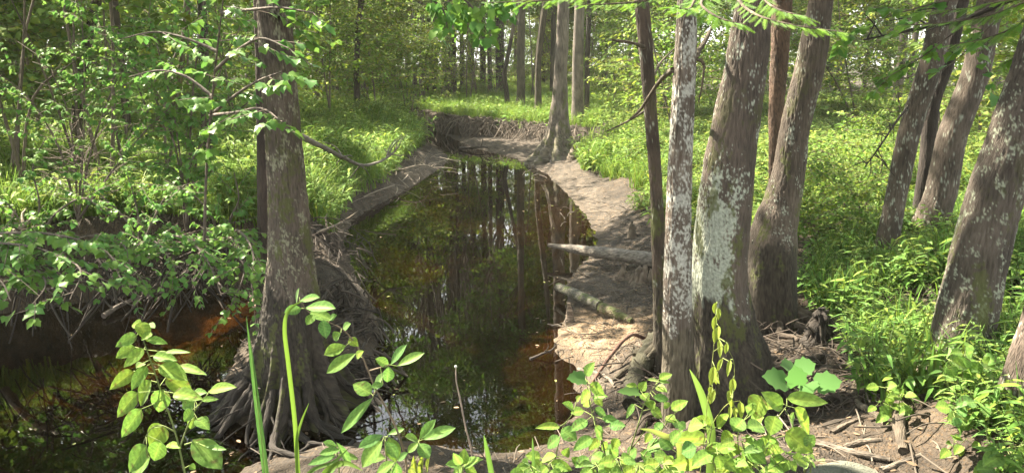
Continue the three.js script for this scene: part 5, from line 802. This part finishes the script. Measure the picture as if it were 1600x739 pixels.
// ------------------------------------------------------------------ branches that hang into the top of the view
R = rngOf(909);
{
  const needles = [0, 1].map(() => { const pos = [], idx = [], n = 20; for (let i = 0; i < n; i++) for (const s of [-1, 1]) { const t = (i + 0.5) / n, l = 0.2 * Math.pow(Math.sin(Math.PI * (0.12 + 0.8 * t)), 0.7) * rr(0.85, 1.1), b = pos.length / 3, y = t; pos.push(0, y - 0.016, 0, 0, y + 0.018, 0, s * l, y + l * 0.5, rr(-0.02, 0.015)); idx.push(b, b + 1, b + 2); } const b = pos.length / 3; pos.push(-0.006, 0, 0, 0.006, 0, 0, 0, 1, 0); idx.push(b, b + 1, b + 2); const g = new THREE.BufferGeometry(); g.setAttribute('position', new THREE.Float32BufferAttribute(pos, 3)); g.setIndex(idx); g.computeVertexNormals(); return tinted(g, [0.19, 0.38, 0.05]); });
  const mats = freshMats.slice(0, 3).map((m) => { const c = m.clone(); c.clearcoat = 0.05; return c; });
  function frondBranch(tree, lines, n, len) {
    for (const ln of lines) {
      const pts = ln.map(([a, b, z]) => Z(a, b, z)), cv = new THREE.CatmullRomCurve3(pts), br = part(tree.g, 'branch', polyTube(pts, 0.008, 0.002, [0.13, 0.1, 0.07], 6, 40, 0.1), M.bark);
      for (let i = 0; i < n; i++) {
        const u = 0.12 + 0.88 * (i + R()) / n, b = cv.getPoint(u), t = cv.getTangent(u), sd = (i % 2 ? 1 : -1), d = t.clone().applyAxisAngle(V(0, 1, 0), sd * rr(0.5, 1.2)); d.y += rr(-0.55, 0.05);
        const L = len * rr(0.6, 1.2) * (1.15 - 0.5 * u), f = part(br, 'frond', needles[i % 2], mats[Math.floor(R() * 3)]);
        basis(b, d, upish(0.5), L, L).decompose(f.position, f.quaternion, f.scale);
      }
    }
  }
  frondBranch(t5, [[[1178, -60, t5.z], [1150, -10, -3.4], [1190, 26, -2.9], [1245, 40, -2.8], [1320, 50, -2.75]], [[1178, -60, t5.z], [1110, -12, -3.3], [1100, 12, -2.9], [1130, 30, -2.8], [1165, 38, -2.75]], [[1178, -60, t5.z], [1090, -30, -3.4], [1085, 2, -3], [1075, 14, -2.9], [1050, 10, -2.85]], [[1178, -60, t5.z], [1180, -20, -3.2], [1215, 14, -2.9], [1260, 26, -2.8]]], 70, 0.085);
  frondBranch(t4, [[[1075, -40, t4.z], [1000, -12, -3.6], [900, -3, -3.4], [800, 0, -3.3]], [[1075, -40, t4.z], [960, -14, -3.5], [860, 0, -3.3], [760, 4, -3.2]], [[1075, -40, t4.z], [1000, 2, -3.6], [950, 6, -3.5], [900, 7, -3.4]]], 40, 0.08);
  frondBranch(t11, [[[1650, -20, t11.z], [1590, 40, -4.6], [1540, 60, -4.7], [1490, 70, -4.8]], [[1650, 0, t11.z], [1580, 0, -4.6], [1500, 14, -4.8], [1420, 20, -5]], [[1650, -20, t11.z], [1560, 20, -4.6], [1470, 36, -4.8], [1380, 40, -5]], [[1650, 40, t11.z], [1600, 80, -4.6], [1570, 100, -4.6]]], 44, 0.13);
  // leafy twigs high over the pool, held by the grey tree
  for (const ln of [[[430, -260, -5.4], [560, -120, -5.8], [680, -40, -6], [745, 20, -6], [760, 48, -6]], [[430, -260, -5.4], [600, -120, -5.8], [700, -30, -6.1], [715, 10, -6.2], [728, 40, -6.2]], [[430, -260, -5.4], [560, -100, -5.8], [640, -20, -6], [690, 12, -6], [700, 50, -6]], [[430, -260, -5.4], [620, -80, -6], [770, -10, -6.2], [790, 12, -6.2]]]) {
    const pts = ln.map(([a, b, z]) => Z(a, b, z)), cv = new THREE.CatmullRomCurve3(pts), br = part(t1.g, 'branch', polyTube(pts, 0.02, 0.004, [0.1, 0.08, 0.065], 6, 50, 0.1), M.bark);
    for (let i = 0; i < 42; i++) { const u = rr(0.66, 1.0), b = cv.getPoint(u).add(V(rr(-0.09, 0.09), rr(-0.1, 0.05), rr(-0.1, 0.1))), f = part(br, 'leaf', shrubLeaf[i % 3], tintMats[Math.floor(R() * 4)]); basis(b, V(rr(-0.7, 0.7), -rr(0.3, 1), rr(-0.7, 0.7)), V(rr(-1, 1), rr(0, 1), rr(0, 1)), rr(0.05, 0.09)).decompose(f.position, f.quaternion, f.scale); }
  }
  // bare side branches of the thin trunk and the pale trunk
  for (const [t, ln, r] of [[t3, [[1012, 76, t3.z], [985, 66, t3.z + 0.2], [955, 62, t3.z + 0.3]], 0.016], [t4, [[1085, 90, t4.z], [1100, 68, t4.z - 0.2], [1114, 40, t4.z - 0.4]], 0.022], [t4, [[1088, 92, t4.z], [1100, 100, t4.z - 0.1], [1098, 130, t4.z - 0.1], [1092, 160, t4.z - 0.1]], 0.01], [t3, [[1024, 160, t3.z], [1000, 178, t3.z - 0.6], [970, 195, t3.z - 1], [948, 205, t3.z - 1.2]], 0.013], [t4, [[1052, 108, t4.z], [1030, 128, t4.z - 0.6], [1000, 172, t4.z - 1], [985, 186, t4.z - 1.2]], 0.017], [t3, [[1020, 120, t3.z], [1035, 95, t3.z - 0.3], [1055, 75, t3.z - 0.5]], 0.012]]) part(t.g, 'branch', polyTube(ln.map(([a, b, z]) => Z(a, b, z)), r, r * 0.4, [0.11, 0.09, 0.06], 7, 24, 0.15), M.bark);
  const d = deadBranch('dark dead branches hanging against the sunlit clearing', [Z(1452, 100, -7.4), Z(1425, 160, -7.2), Z(1405, 185, -7), Z(1375, 230, -6.9), Z(1352, 262, -6.9)], 0.016, 16, [0.05, 0.04, 0.032], 0.42);
  deadBranch('dark bare limb crossing the top of the view by the leaning trunks', [Z(1640, -30, -5), Z(1560, 8, -5.2), Z(1500, 32, -5.4), Z(1440, 44, -5.6), Z(1350, 62, -5.8)], 0.022, 8, [0.05, 0.042, 0.034], 0.4);
  shrub('leafy_twig', 'twig with lobed leaves hanging before the leaning trunks', [[[1640, -40, -5.2], [1560, 30, -5.4], [1505, 85, -5.6], [1475, 110, -5.6]], [[1640, -40, -5.2], [1520, 30, -5.5], [1440, 90, -5.8], [1370, 130, -6]], [[1640, -40, -5.2], [1480, 0, -5.6], [1380, 30, -6], [1300, 70, -6.2]]], { singles: 120, gap: 0.13, leaf: 0.085, r: 0.008, from: 0.4 });
}
console.log('branches');

// every thing keeps its origin at its own foot
scene.updateMatrixWorld(true);
for (const o of [...scene.children]) {
  if (!o.isGroup || o.position.lengthSq() > 0) continue;
  const box = new THREE.Box3().setFromObject(o.children.find((c) => c.isMesh && !c.isInstancedMesh) ?? o), f = V((box.min.x + box.max.x) / 2, box.min.y, (box.min.z + box.max.z) / 2);
  if (!isFinite(f.x)) continue;
  o.position.copy(f); for (const c of o.children) c.position.sub(f);
}
renderer.render(scene, camera);
